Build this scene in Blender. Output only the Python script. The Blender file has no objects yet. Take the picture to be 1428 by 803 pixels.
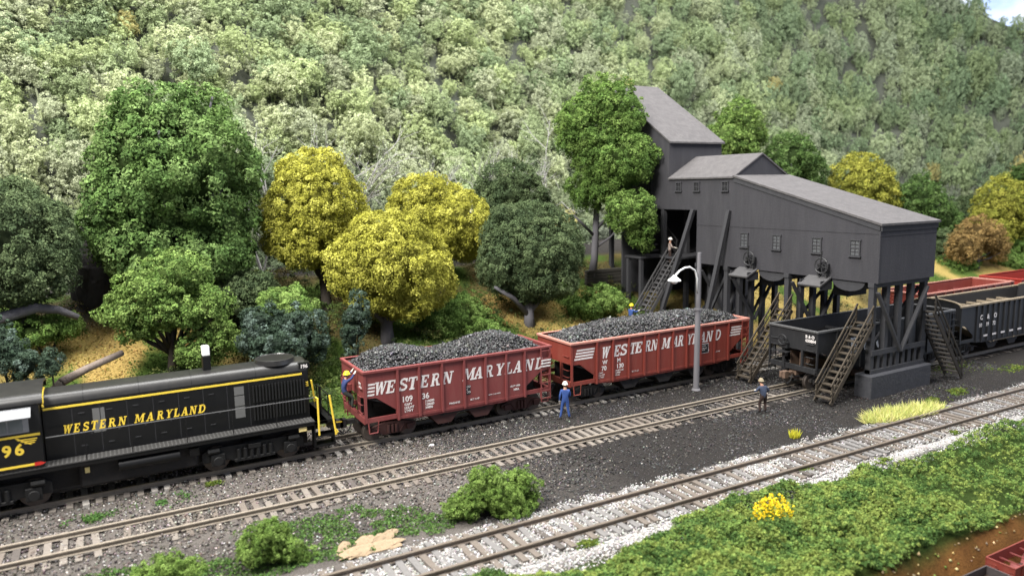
import bpy, math, random
import numpy as np
from mathutils import Matrix, Vector

# ------------------------------------------------------------------ camera, world, lights, exposure
S = bpy.context.scene
COL = S.collection
FPX, PITCH, YAW, ROLL, CAMH = 1020.05, 0.1387, 1.0532, -0.0167, 11.2826
_fw = np.array([math.cos(YAW), math.sin(YAW), 0.0]); _rt = np.array([math.sin(YAW), -math.cos(YAW), 0.0]); _up = np.array([0, 0, 1.0])
CF = _fw*math.cos(PITCH) - _up*math.sin(PITCH); _U = _up*math.cos(PITCH) + _fw*math.sin(PITCH)
CR = _rt*math.cos(ROLL) + _U*math.sin(ROLL); CU = _U*math.cos(ROLL) - _rt*math.sin(ROLL)
cd = bpy.data.cameras.new('camera'); cam = bpy.data.objects.new('camera', cd); COL.objects.link(cam)
cam.matrix_world = Matrix(((CR[0], CU[0], -CF[0], 0), (CR[1], CU[1], -CF[1], 0), (CR[2], CU[2], -CF[2], CAMH), (0, 0, 0, 1)))
cd.sensor_width = 36.0; cd.lens = FPX/1428*36; cd.clip_start = 0.1; cd.clip_end = 600
cd.dof.use_dof = True; cd.dof.focus_distance = 37.0; cd.dof.aperture_fstop = 0.0257/0.14
S.camera = cam

W = bpy.data.worlds.new('World'); S.world = W; W.use_nodes = True
bg = W.node_tree.nodes['Background']; bg.inputs[0].default_value = (0.80, 0.84, 1.0, 1); bg.inputs[1].default_value = 0.29

def area(name, loc, target, sx, sy, power, col):
    l = bpy.data.lights.new(name, 'AREA'); l.shape = 'RECTANGLE'; l.size = sx; l.size_y = sy; l.energy = power; l.color = col
    o = bpy.data.objects.new(name, l); COL.objects.link(o); o.location = loc
    o.rotation_euler = (Vector(target) - Vector(loc)).to_track_quat('-Z', 'Y').to_euler()
    return o
area('ceiling_light_panel', (40, 30, 74), (44, 36, 0), 120, 44, 175000, (1.0, 0.985, 0.96))
area('ceiling_key_light', (-24, 14, 54), (24, 36, 4), 24, 14, 92000, (1.0, 0.97, 0.92))

S.view_settings.view_transform = 'Standard'; S.view_settings.look = 'None'; S.view_settings.exposure = 0.26; S.view_settings.gamma = 1.0
try:
    S.cycles.max_bounces = 5; S.cycles.diffuse_bounces = 3; S.cycles.glossy_bounces = 2; S.cycles.use_denoising = True
except Exception: pass

# ------------------------------------------------------------------ helpers
RNG = np.random.default_rng(7); random.seed(7)
_T = np.random.default_rng(3).random((32, 32, 32))
def noise(p, f=1.0, off=0.0):
    q = np.asarray(p, float)*f + off; i = np.floor(q).astype(int); t = q - i; t = t*t*(3-2*t)
    r = 0
    for a in (0, 1):
        for b in (0, 1):
            for c in (0, 1):
                w = (t[:, 0] if a else 1-t[:, 0])*(t[:, 1] if b else 1-t[:, 1])*(t[:, 2] if c else 1-t[:, 2])
                r = r + w*_T[(i[:, 0]+a) % 32, (i[:, 1]+b) % 32, (i[:, 2]+c) % 32]
    return r*2-1
def noise2(x, y, f=1.0, off=0.0):
    x = np.asarray(x, float).ravel(); y = np.asarray(y, float).ravel()
    return noise(np.stack([x, y, np.full_like(x, 4.37)], 1), f, off)
def ray(u, v): return CF + CR*(u-714)/FPX - CU*(v-401.5)/FPX
def at_y(u, v, y): d = ray(u, v); return np.array([0, 0, CAMH]) + d*y/d[1]

MATS = {}
def nd(nt, t, **kw):
    n = nt.nodes.new(t)
    for k, v in kw.items():
        if k in n.inputs: n.inputs[k].default_value = v
        else: setattr(n, k, v)
    return n
def mat(name, col, rough=0.7, var=0.25, scale=3.0, spec=0.3, metal=0.0, bump=0.0, bscale=30.0, dust=None, dust_amt=0.35, streak=False):
    """painted / wooden / metal surface with broken-up colour, optional dusting and relief"""
    if name in MATS: return MATS[name]
    m = bpy.data.materials.new(name); m.use_nodes = True; nt = m.node_tree; b = nt.nodes['Principled BSDF']; L = nt.links.new
    tc = nd(nt, 'ShaderNodeTexCoord'); mp = nd(nt, 'ShaderNodeMapping'); L(tc.outputs['Object'], mp.inputs[0])
    if streak: mp.inputs['Scale'].default_value = (1, 1, 0.18)
    nz = nd(nt, 'ShaderNodeTexNoise', Scale=scale, Detail=6.0, Roughness=0.65); L(mp.outputs[0], nz.inputs['Vector'])
    mx = nd(nt, 'ShaderNodeMix', data_type='RGBA'); L(nz.outputs['Fac'], mx.inputs[0])
    c = np.array(col[:3])
    mx.inputs[6].default_value = (*np.clip(c*(1-var), 0, 1), 1); mx.inputs[7].default_value = (*np.clip(c*(1+var), 0, 1), 1)
    out = mx.outputs[2]
    if dust is not None:
        n2 = nd(nt, 'ShaderNodeTexNoise', Scale=scale*2.3, Detail=8.0, Roughness=0.75); L(mp.outputs[0], n2.inputs['Vector'])
        rp = nd(nt, 'ShaderNodeMapRange'); rp.inputs[1].default_value = 0.45; rp.inputs[2].default_value = 0.75; rp.inputs[4].default_value = dust_amt
        L(n2.outputs['Fac'], rp.inputs[0])
        m2 = nd(nt, 'ShaderNodeMix', data_type='RGBA'); L(rp.outputs[0], m2.inputs[0]); L(out, m2.inputs[6]); m2.inputs[7].default_value = (*dust, 1)
        out = m2.outputs[2]
    L(out, b.inputs['Base Color'])
    b.inputs['Roughness'].default_value = rough; b.inputs['Specular IOR Level'].default_value = spec; b.inputs['Metallic'].default_value = metal
    if bump > 0:
        n3 = nd(nt, 'ShaderNodeTexNoise', Scale=bscale, Detail=5.0); L(tc.outputs['Object'], n3.inputs['Vector'])
        bp = nd(nt, 'ShaderNodeBump', Strength=bump, Distance=0.05); L(n3.outputs['Fac'], bp.inputs['Height']); L(bp.outputs[0], b.inputs['Normal'])
    MATS[name] = m; return m
def cmat(name, rough=0.9, spec=0.15, transl=0.0, noise_s=0.0):
    """colour comes from the mesh's own per-piece colour (each leaf or stone has its own)"""
    if name in MATS: return MATS[name]
    m = bpy.data.materials.new(name); m.use_nodes = True; nt = m.node_tree; b = nt.nodes['Principled BSDF']; L = nt.links.new
    at = nd(nt, 'ShaderNodeAttribute', attribute_name='Col'); out = at.outputs['Color']
    if noise_s:
        tc = nd(nt, 'ShaderNodeTexCoord'); nz = nd(nt, 'ShaderNodeTexNoise', Scale=noise_s, Detail=8.0, Roughness=0.8); L(tc.outputs['Object'], nz.inputs['Vector'])
        rp = nd(nt, 'ShaderNodeMapRange'); rp.inputs[1].default_value = .3; rp.inputs[2].default_value = .7; rp.inputs[3].default_value = 0.45; rp.inputs[4].default_value = 1.5; L(nz.outputs['Fac'], rp.inputs[0])
        mx = nd(nt, 'ShaderNodeMix', data_type='RGBA', blend_type='MULTIPLY'); mx.inputs[0].default_value = 1.0; L(out, mx.inputs[6]); L(rp.outputs[0], mx.inputs[7]); out = mx.outputs[2]
        bp = nd(nt, 'ShaderNodeBump', Strength=0.8, Distance=0.08); L(nz.outputs['Fac'], bp.inputs['Height']); L(bp.outputs[0], b.inputs['Normal'])
    L(out, b.inputs['Base Color']); b.inputs['Roughness'].default_value = rough; b.inputs['Specular IOR Level'].default_value = spec
    if transl:
        tr = nd(nt, 'ShaderNodeBsdfTranslucent'); L(out, tr.inputs[0]); ms = nd(nt, 'ShaderNodeMixShader'); ms.inputs[0].default_value = transl
        L(b.outputs[0], ms.inputs[1]); L(tr.outputs[0], ms.inputs[2]); L(ms.outputs[0], nt.nodes['Material Output'].inputs[0])
    MATS[name] = m; return m

def rotm(a, b):
    """frame whose z runs from a to b"""
    z = np.array(b, float)-np.array(a, float); l = np.linalg.norm(z); z = z/l
    h = np.array([0, 0, 1.0]) if abs(z[2]) < 0.95 else np.array([1.0, 0, 0])
    x = np.cross(h, z); x /= np.linalg.norm(x); y = np.cross(z, x); return x, y, z, l
class MB:
    def __init__(s): s.v = []; s.f = []
    def add(s, vs, fs):
        n = len(s.v); s.v += [tuple(map(float, p)) for p in vs]; s.f += [tuple(i+n for i in f) for f in fs]; return s
    def box(s, x0, x1, y0, y1, z0, z1):
        return s.add([(x0, y0, z0), (x1, y0, z0), (x1, y1, z0), (x0, y1, z0), (x0, y0, z1), (x1, y0, z1), (x1, y1, z1), (x0, y1, z1)],
                     [(0, 3, 2, 1), (4, 5, 6, 7), (0, 1, 5, 4), (1, 2, 6, 5), (2, 3, 7, 6), (3, 0, 4, 7)])
    def beam(s, a, b, w, h):
        x, y, z, l = rotm(a, b); a = np.array(a, float); b = np.array(b, float); c = []
        for p in (a, b):
            for i, j in ((-1, -1), (1, -1), (1, 1), (-1, 1)): c.append(p+x*i*w/2+y*j*h/2)
        return s.add(c, [(0, 3, 2, 1), (4, 5, 6, 7), (0, 1, 5, 4), (1, 2, 6, 5), (2, 3, 7, 6), (3, 0, 4, 7)])
    def cyl(s, a, b, r0, r1=None, n=12):
        r1 = r0 if r1 is None else r1
        x, y, z, l = rotm(a, b); a = np.array(a, float); b = np.array(b, float); c = []
        for p, r in ((a, r0), (b, r1)):
            for k in range(n): t = 2*math.pi*k/n; c.append(p+(x*math.cos(t)+y*math.sin(t))*r)
        return s.add(c, [tuple(reversed(range(n))), tuple(range(n, 2*n))]+[(k, (k+1) % n, n+(k+1) % n, n+k) for k in range(n)])
    def tube(s, pts, rad, n=8):
        rad = rad if isinstance(rad, (list, tuple)) else [rad]*len(pts); P = [np.array(p, float) for p in pts]; c = []
        for i, p in enumerate(P):
            d = P[min(i+1, len(P)-1)]-P[max(i-1, 0)]; x, y, z, l = rotm((0, 0, 0), d)
            for k in range(n): t = 2*math.pi*k/n; c.append(p+(x*math.cos(t)+y*math.sin(t))*rad[i])
        f = [tuple(reversed(range(n))), tuple(range(n*(len(P)-1), n*len(P)))]
        for i in range(len(P)-1): f += [(i*n+k, i*n+(k+1) % n, (i+1)*n+(k+1) % n, (i+1)*n+k) for k in range(n)]
        return s.add(c, f)
    def prism(s, poly, axis, d0, d1):
        """poly: 2-D outline; axis 'y' -> (x,z) extruded in y, 'x' -> (y,z) in x, 'z' -> (x,y) in z"""
        n = len(poly); c = []
        for d in (d0, d1):
            for a, b in poly: c.append({'y': (a, d, b), 'x': (d, a, b), 'z': (a, b, d)}[axis])
        return s.add(c, [tuple(range(n)), tuple(reversed(range(n, 2*n)))]+[(k, n+k, n+(k+1) % n, (k+1) % n) for k in range(n)])
    def ell(s, c, r, n=12, m=8):
        v = []; f = []
        for j in range(m+1):
            ph = math.pi*j/m
            for k in range(n):
                t = 2*math.pi*k/n; v.append((c[0]+r[0]*math.sin(ph)*math.cos(t), c[1]+r[1]*math.sin(ph)*math.sin(t), c[2]+r[2]*math.cos(ph)))
        for j in range(m):
            for k in range(n): f.append((j*n+k, (j+1)*n+k, (j+1)*n+(k+1) % n, j*n+(k+1) % n))
        return s.add(v, f)
    def mesh(s, name):
        me = bpy.data.meshes.new(name); me.from_pydata(s.v, [], s.f); me.update(); return me
    def build(s, name, m, parent=None, smooth=False, bevel=0.0):
        me = s.mesh(name); me.materials.append(m)
        import bmesh
        bm = bmesh.new(); bm.from_mesh(me); bmesh.ops.recalc_face_normals(bm, faces=bm.faces); bm.to_mesh(me); bm.free()
        if smooth:
            me.polygons.foreach_set('use_smooth', [True]*len(me.polygons))
        o = link(name, me, parent)
        if smooth == 'auto':
            me.set_sharp_from_angle(angle=math.radians(35))
        if bevel:
            b = o.modifiers.new('bevel', 'BEVEL'); b.width = bevel; b.segments = 1; b.limit_method = 'ANGLE'; b.angle_limit = math.radians(40)
        return o
def link(name, me, parent=None, loc=None):
    o = bpy.data.objects.new(name, me); COL.objects.link(o)
    if parent is not None: o.parent = parent
    if loc is not None: o.location = loc
    return o
def tag(o, label=None, cat=None, group=None, kind=None):
    if label: o['label'] = label
    if cat: o['category'] = cat
    if group: o['group'] = group
    if kind: o['kind'] = kind
    return o
def thing(name, loc, label, cat, group=None, rz=0.0):
    o = link(name, None, None, loc); o.rotation_euler = (0, 0, rz); o.empty_display_size = .3; return tag(o, label, cat, group)
def bulk(name, V, k, cols, m, parent=None, extra=None, smooth=False):
    """V: (N*k,3) vertices, N faces (k=4) or N*8 stone triangles (k=6); cols: (N,3)"""
    N = len(V)//k; me = bpy.data.meshes.new(name)
    if k == 4: fi = np.arange(N*4).reshape(N, 4)
    elif k == 3: fi = np.arange(N*3).reshape(N, 3)
    elif k == 5: fi = (np.arange(N)[:, None, None]*5+np.array([(0, 1, 4), (1, 2, 4), (2, 3, 4), (3, 0, 4)])[None]).reshape(-1, 3)
    else:
        o = np.array([(0, 2, 4), (2, 1, 4), (1, 3, 4), (3, 0, 4), (2, 0, 5), (1, 2, 5), (3, 1, 5), (0, 3, 5)])
        fi = (np.arange(N)[:, None, None]*6+o[None]).reshape(-1, 3)
    C = np.repeat(cols, k, 0)
    if extra is not None:                                   # a solid core inside: (verts, quads, colour)
        ev, ef, ec = extra; n0 = len(V); V = np.concatenate([V, ev]); C = np.concatenate([C, ec]); ex = np.asarray(ef)+n0
    else: ex = np.zeros((0, 4), int)
    me.vertices.add(len(V)); me.vertices.foreach_set('co', V.astype(np.float32).ravel())
    kk = fi.shape[1]; loops = np.concatenate([fi.ravel(), ex.ravel()]); nf = len(fi)+len(ex)
    me.loops.add(len(loops)); me.loops.foreach_set('vertex_index', loops.astype(np.int32)); me.polygons.add(nf)
    st = np.concatenate([np.arange(len(fi))*kk, len(fi)*kk+np.arange(len(ex))*4]).astype(np.int32); me.polygons.foreach_set('loop_start', st)
    ca = me.color_attributes.new('Col', 'FLOAT_COLOR', 'POINT'); ca.data.foreach_set('color', np.concatenate([C, np.ones((len(C), 1))], 1).astype(np.float32).ravel())
    me.update(calc_edges=True); me.validate(); me.materials.append(m)
    return link(name, me, parent)
def unit(v): return v/np.maximum(np.linalg.norm(v, axis=1, keepdims=True), 1e-9)
def leaves(c, nrm, size, rng, flat=0.7, aspect=0.75):
    n = len(c); w = unit(nrm*flat+rng.normal(size=(n, 3))*0.75); a = unit(np.cross(w, rng.normal(size=(n, 3)))); b = np.cross(w, a)
    s = np.broadcast_to(np.asarray(size), (n,))[:, None]
    return np.stack([c+a*s*.5, c+b*s*.5*aspect, c-a*s*.5, c-b*s*.5*aspect], 1).reshape(-1, 3)
def leaf3(c, nrm, size, rng, flat=0.9):
    n = len(c); w = unit(nrm*flat+rng.normal(size=(n, 3))*0.45); a = unit(np.cross(w, rng.normal(size=(n, 3)))); b = np.cross(w, a)
    s = np.broadcast_to(np.asarray(size), (n,))[:, None]
    return np.stack([c+a*s*.62, c-a*s*.3+b*s*.45, c-a*s*.3-b*s*.45], 1).reshape(-1, 3)
def puffs(C, D, pr, k, size, pcol, rng, upb=.55, jit=.16):
    """small leaf clumps: every clump is a dome of k leaves that faces out and up"""
    i = np.repeat(np.arange(len(C)), k); n = len(i)
    v = unit(rng.normal(size=(n, 3))*.8+(D*.8+np.array([0, 0, upb]))[i]); p = C[i]+v*(pr[i]*(.45+.6*np.sqrt(rng.random(n))))[:, None]
    return leaf3(p, v, size*rng.uniform(.6, 1.35, n), rng), np.clip(pcol[i]*(1+rng.normal(size=(n, 1))*jit), .003, 1)
def stones(c, size, rng, flat=1.0):
    n = len(c); o = np.array([(1, 0, 0), (-1, 0, 0), (0, 1, 0), (0, -1, 0), (0, 0, 1), (0, 0, -1)], float)
    v = o[None]*(np.broadcast_to(np.asarray(size), (n,))[:, None, None]*rng.uniform(.55, 1.1, (n, 6, 1))*.5)+rng.normal(size=(n, 6, 3))*(.09*np.broadcast_to(np.asarray(size), (n,))[:, None, None])
    q = unit(rng.normal(size=(n, 4))); w, x, y, z = q.T
    R = np.stack([1-2*(y*y+z*z), 2*(x*y-z*w), 2*(x*z+y*w), 2*(x*y+z*w), 1-2*(x*x+z*z), 2*(y*z-x*w), 2*(x*z-y*w), 2*(y*z+x*w), 1-2*(x*x+y*y)], 1).reshape(n, 3, 3)
    v = np.einsum('nij,nkj->nki', R, v)
    v[:, :, 2] *= flat
    return (v+c[:, None]).reshape(-1, 3)
def chips(c, size, rng):
    """ballast stones half sunk in the bed: four facets each"""
    n = len(c); s = np.broadcast_to(np.asarray(size), (n,))[:, None, None]; a = rng.uniform(0, 6.28, (n, 1))+np.array([0, 1.57, 3.14, 4.71])[None]+rng.normal(size=(n, 4))*.25
    v = np.zeros((n, 5, 3)); r = rng.uniform(.4, .7, (n, 4)); v[:, :4, 0] = np.cos(a)*r; v[:, :4, 1] = np.sin(a)*r; v[:, :4, 2] = -.3; v[:, 4] = np.stack([rng.normal(size=n)*.22, rng.normal(size=n)*.22, rng.uniform(.02, .40, n)], 1)
    return (v*s+c[:, None]).reshape(-1, 3)
def pal(rng, n, cols, jit=0.12):
    cols = np.array(cols); c = cols[rng.integers(0, len(cols), n)]; return np.clip(c*(1+rng.normal(size=(n, 1))*jit+rng.normal(size=(n, 3))*jit*.3), 0.004, 1)

# ------------------------------------------------------------------ terrain
YA = 31.585
def yB(x): return 26.92-0.0111*np.asarray(x, float)
def yC(x): return 19.763-0.017*np.asarray(x, float)
EX0, EY0, EDX, EDY = 18.3, 12.35, 0.9998, -0.02          # front edge of the board
def gz(x, y):
    x = np.asarray(x, float); y = np.asarray(y, float); sh = x.shape; xf = x.ravel(); yf = y.ravel()
    z = -0.25+0.045*noise2(xf, yf, 0.9)+0.025*noise2(xf, yf, 3.1)
    r = np.clip(yf-34.3, 0, 13.0+.06*(yf-34.3))
    z = z+np.where(r > 0, 0.42*r*np.minimum(1, r/1.5)+np.minimum(1, r/3)*(0.32*noise2(xf, yf, 0.28, 5)+0.14*noise2(xf, yf, 0.9, 9)), 0)
    d = -((yf-EY0)*EDX-(xf-EX0)*EDY)+0.25*noise2(xf, yf, 0.6, 2)+0.12*noise2(xf, yf, 2.0, 7)
    z = z-np.where(d > 0, np.minimum(d*1.3, 1.62), 0)
    return z.reshape(sh)
def board_d(x, y): return -((np.asarray(y)-EY0)*EDX-(np.asarray(x)-EX0)*EDY)
def tan_zone(x, y):
    x = np.asarray(x, float); y = np.asarray(y, float); t = np.zeros(len(x))
    for cx, cy, rx, ry in ((-.5, 40, 4.5, 4.5), (26.5, 40.2, 4.0, 3.2), (31, 41, 3, 2.5), (46, 41, 9, 5), (75, 41, 10, 3)): t = np.maximum(t, np.clip(1.5-np.hypot((x-cx)/rx, (y-cy)/ry)+.5*noise2(x, y, .5, 12), 0, 1))
    return t
def build_ground():
    xs = np.concatenate([np.arange(-16, 50, 0.3), np.arange(50, 135, 0.8)]); ys = np.concatenate([np.arange(4, 22, 0.3), np.arange(22, 60, 0.34)])
    X, Y = np.meshgrid(xs, ys, indexing='ij'); Z = gz(X, Y); x = X.ravel(); y = Y.ravel(); n = len(x)
    V = np.stack([x, y, Z.ravel()], 1)
    n1 = noise2(x, y, .35, 3); n2 = noise2(x, y, 1.1, 8); n3 = noise2(x, y, 2.6, 1)
    gravel = np.array([.105, .094, .085]); coal = np.array([.026, .0235, .022]); white = np.array([.37, .355, .34]); tan = np.array([.33, .25, .08]); tan2 = np.array([.36, .23, .08]); green = np.array([.06, .10, .02]); dark = np.array([.035, .032, .03]); rust = np.array([.105, .048, .014])
    c = np.repeat(gravel[None], n, 0)
    def mixin(c, col, w): w = np.clip(w, 0, 1)[:, None]; return c*(1-w)+col*w
    k = np.clip((x-9)/9+n1*.5, 0, 1)*np.clip((31.5-y)/2.5+n2*.4+.4, 0, 1); k = np.maximum(k, np.clip((x-20)/8+n1*.4, 0, 1)*np.clip((34.5-y)/1.0, 0, 1))
    c = mixin(c, coal, k*(y < 34.8))
    c = mixin(c, coal*1.4, np.clip(1.2-np.abs(y-23.3)/1.6+n2*.5, 0, 1)*np.clip((9-x)/4+.6, 0, 1)*.6)
    c = mixin(c, white, np.clip((1.75-np.abs(y-yC(x)+.3)+n3*.35)*2.2, 0, 1))
    c = mixin(c, green*.5, np.clip((yC(x)-2.0-y+n3*.3)*3, 0, 1))
    sl = np.clip((y-34.4+n2*.5)*1.5, 0, 1); c = mixin(c, np.array([.085, .070, .028]), sl); tz = tan_zone(x, y); c = mixin(c, tan, sl*tz); c = mixin(c, tan2, sl*tz*np.clip(n1*2-.2, 0, 1)); c = mixin(c, green, sl*np.clip(noise2(x, y, .45, 6)*2.6+.35-.5*tz+n3*.5, 0, 1))  # slope darkened outside the tan patches: shade under the trees painted in
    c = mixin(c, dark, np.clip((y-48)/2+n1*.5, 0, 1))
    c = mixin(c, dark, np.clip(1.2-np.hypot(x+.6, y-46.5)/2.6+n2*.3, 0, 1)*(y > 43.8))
    c = mixin(c, rust*(1+.35*n2[:, None]+.2*n3[:, None]), np.clip((board_d(x, y)+.15+n3*.2)*4, 0, 1))
    nx, ny = len(xs), len(ys); ii, jj = np.meshgrid(np.arange(nx-1), np.arange(ny-1), indexing='ij'); a = (ii*ny+jj).ravel()
    F = np.stack([a, a+ny, a+ny+1, a+1], 1); me = bpy.data.meshes.new('ground')
    me.from_pydata(V.tolist(), [], F.tolist()); ca = me.color_attributes.new('Col', 'FLOAT_COLOR', 'POINT')
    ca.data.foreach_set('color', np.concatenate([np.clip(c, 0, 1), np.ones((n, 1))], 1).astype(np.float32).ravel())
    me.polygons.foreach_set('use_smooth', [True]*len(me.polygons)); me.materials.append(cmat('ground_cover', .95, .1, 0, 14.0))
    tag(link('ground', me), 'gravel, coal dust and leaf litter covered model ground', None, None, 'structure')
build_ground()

# ------------------------------------------------------------------ wooded hillside and sky behind
HC = np.array([(-60, 50), (-20, 52.5), (0, 54), (30, 58), (60, 62), (95, 60), (118, 47), (132, 22), (136, 0)], float)
_hs = np.concatenate([[0], np.cumsum(np.linalg.norm(np.diff(HC, axis=0), axis=1))])
def hill_p(s, h):
    x = np.interp(s, _hs, HC[:, 0]); y = np.interp(s, _hs, HC[:, 1]); e = 4.0
    tx = np.interp(s+e, _hs, HC[:, 0])-np.interp(s-e, _hs, HC[:, 0]); ty = np.interp(s+e, _hs, HC[:, 1])-np.interp(s-e, _hs, HC[:, 1]); l = np.hypot(tx, ty)
    ox, oy = -ty/l, tx/l; k = 0.50*h
    return np.stack([x+ox*k, y+oy*k, 5.5+h+0*s], 1), np.stack([-ox, -oy, 0*s], 1)
def hill_top(s):                                          # the ridge falls away to the right
    return np.interp(s, [0, 60, 120, 150, 167, 172, 174, 179.5, 189, 230], [34, 34, 36, 36, 35, 32.0, 30.3, 26.8, 22, 14])
def build_hill():
    ss = np.linspace(0, _hs[-1], 90); hs = np.linspace(-.3, 1.0, 26); V = []
    for h in hs: V.append(hill_p(ss, h*hill_top(ss))[0])
    V = np.concatenate(V); V[:, 2] += .8*noise(V, .2); n = len(ss); F = []
    for j in range(len(hs)-1):
        for i in range(n-1): F.append((j*n+i, j*n+i+1, (j+1)*n+i+1, (j+1)*n+i))
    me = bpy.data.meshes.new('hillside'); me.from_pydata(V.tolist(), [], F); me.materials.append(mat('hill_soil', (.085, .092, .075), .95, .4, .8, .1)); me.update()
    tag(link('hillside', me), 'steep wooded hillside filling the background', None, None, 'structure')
    # trees: crowns far off that read as one mass
    rng = np.random.default_rng(11); P = []; grid = {}
    for _ in range(48000):
        s_ = rng.uniform(44, 198); far = np.clip((s_-95)/75, 0, 1); h = rng.uniform(-3, 37); md = 1.42+.12*far
        if h > hill_top(s_)-.1: continue
        k = (int(s_//2.5), int(h//2.5)); ok = True
        for i in (-1, 0, 1):
            for j in (-1, 0, 1):
                for q in grid.get((k[0]+i, k[1]+j), ()):
                    if (q[0]-s_)**2+((q[1]-h)/(.85+.25*far))**2 < md*md: ok = False
        if ok: grid.setdefault(k, []).append((s_, h)); P.append((s_, h, far))
    P = np.array(P); pos, out = hill_p(P[:, 0], P[:, 1]); n = len(P); far = P[:, 2]
    fm = bpy.data.materials.new('far_foliage'); fm.use_nodes = True; nt = fm.node_tree; bs = nt.nodes['Principled BSDF']; lk = nt.links.new
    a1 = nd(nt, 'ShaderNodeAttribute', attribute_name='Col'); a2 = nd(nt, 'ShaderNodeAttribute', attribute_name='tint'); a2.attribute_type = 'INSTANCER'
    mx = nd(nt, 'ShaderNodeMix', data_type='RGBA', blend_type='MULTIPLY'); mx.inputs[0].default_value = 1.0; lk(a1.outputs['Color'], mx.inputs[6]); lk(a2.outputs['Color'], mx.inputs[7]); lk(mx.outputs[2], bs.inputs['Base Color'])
    bs.inputs['Roughness'].default_value = .9; bs.inputs['Specular IOR Level'].default_value = .05
    tr = nd(nt, 'ShaderNodeBsdfTranslucent'); lk(mx.outputs[2], tr.inputs[0]); ms = nd(nt, 'ShaderNodeMixShader'); ms.inputs[0].default_value = .3; lk(bs.outputs[0], ms.inputs[1]); lk(tr.outputs[0], ms.inputs[2]); lk(ms.outputs[0], nt.nodes['Material Output'].inputs[0])
    protos = []
    for k in range(6):                                     # six crowns, about 1 m in radius, of fine leaf clumps on limbs
        r2 = np.random.default_rng(100+k); subs = [np.zeros(3)]+[unit(r2.normal(size=(1, 3)))[0]*np.array([.5, .5, .55])*r2.uniform(.7, 1.15) for _ in range(6)]; VV = []; CC = []
        for c in subs:
            sr = r2.uniform(.38, .62); m = int(26*(sr/.5)**2); d = unit(r2.normal(size=(m, 3))); d[:, 2] = d[:, 2]*.8+.15; c2 = c+d*(sr*r2.uniform(.72, 1.08, m))[:, None]
            v, cc = puffs(c2, d, r2.uniform(.09, .2, m), 34, .062, np.ones((m, 3))*r2.uniform(.78, 1.15, (m, 1)), r2, .8, .13); VV.append(v); CC.append(cc)
        tb = MB()
        tb.tube([(0, 0, -1.5), (.03, 0, -.6), (0, .03, .3)], [.06, .045, .02], 6)
        for c in subs[1:]: tb.tube([(0, 0, -.5), tuple(c*.6), tuple(c*1.05)], [.03, .02, .008], 5)
        me = bpy.data.meshes.new('crown_pattern'); V = np.concatenate(VV); C = np.concatenate(CC); nl = len(V); tv = np.array(tb.v); nt_ = len(tv)
        me.from_pydata(np.concatenate([V, tv]).tolist(), [], np.arange(nl).reshape(-1, 3).tolist()+[tuple(i+nl for i in f) for f in tb.f])
        ca = me.color_attributes.new('Col', 'FLOAT_COLOR', 'POINT'); ca.data.foreach_set('color', np.concatenate([np.concatenate([np.repeat(C, 3, 0), np.full((nt_, 3), .62)]), np.ones((nl+nt_, 1))], 1).astype(np.float32).ravel()); me.materials.append(fm)
        protos.append(bpy.data.objects.new('crown_pattern', me))
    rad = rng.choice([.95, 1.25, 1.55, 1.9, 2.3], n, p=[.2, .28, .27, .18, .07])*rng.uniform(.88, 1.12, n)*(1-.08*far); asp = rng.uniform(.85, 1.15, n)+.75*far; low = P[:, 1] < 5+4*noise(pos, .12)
    bases = np.array([(.45, .52, .27), (.39, .465, .255), (.51, .56, .33), (.33, .41, .235), (.46, .50, .33)]); lows = np.array([(.24, .30, .18), (.30, .35, .21), (.25, .28, .21)])  # leaf tints paled and greyed so distance haze is painted into the colour
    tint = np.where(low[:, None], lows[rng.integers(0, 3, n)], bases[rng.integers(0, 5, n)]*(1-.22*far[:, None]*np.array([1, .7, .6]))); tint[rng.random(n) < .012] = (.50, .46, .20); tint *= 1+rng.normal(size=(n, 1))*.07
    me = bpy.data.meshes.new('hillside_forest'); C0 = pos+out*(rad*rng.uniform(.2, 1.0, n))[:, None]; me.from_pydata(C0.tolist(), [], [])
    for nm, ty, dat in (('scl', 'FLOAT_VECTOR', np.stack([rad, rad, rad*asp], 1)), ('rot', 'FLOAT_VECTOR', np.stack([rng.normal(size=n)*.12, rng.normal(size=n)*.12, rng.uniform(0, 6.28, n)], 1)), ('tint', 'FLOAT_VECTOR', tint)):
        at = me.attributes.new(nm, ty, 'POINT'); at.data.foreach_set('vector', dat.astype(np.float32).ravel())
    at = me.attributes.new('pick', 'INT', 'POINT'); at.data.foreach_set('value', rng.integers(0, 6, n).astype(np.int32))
    ng = bpy.data.node_groups.new('forest_on_points', 'GeometryNodeTree'); ng.interface.new_socket('Geometry', in_out='INPUT', socket_type='NodeSocketGeometry'); ng.interface.new_socket('Geometry', in_out='OUTPUT', socket_type='NodeSocketGeometry')
    gi = ng.nodes.new('NodeGroupInput'); go = ng.nodes.new('NodeGroupOutput'); jn = ng.nodes.new('GeometryNodeJoinGeometry'); gl = ng.links.new
    def attr(nm, ty): q = ng.nodes.new('GeometryNodeInputNamedAttribute'); q.data_type = ty; q.inputs['Name'].default_value = nm; return q.outputs[0]
    asc, aro, apk = attr('scl', 'FLOAT_VECTOR'), attr('rot', 'FLOAT_VECTOR'), attr('pick', 'INT')
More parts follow.
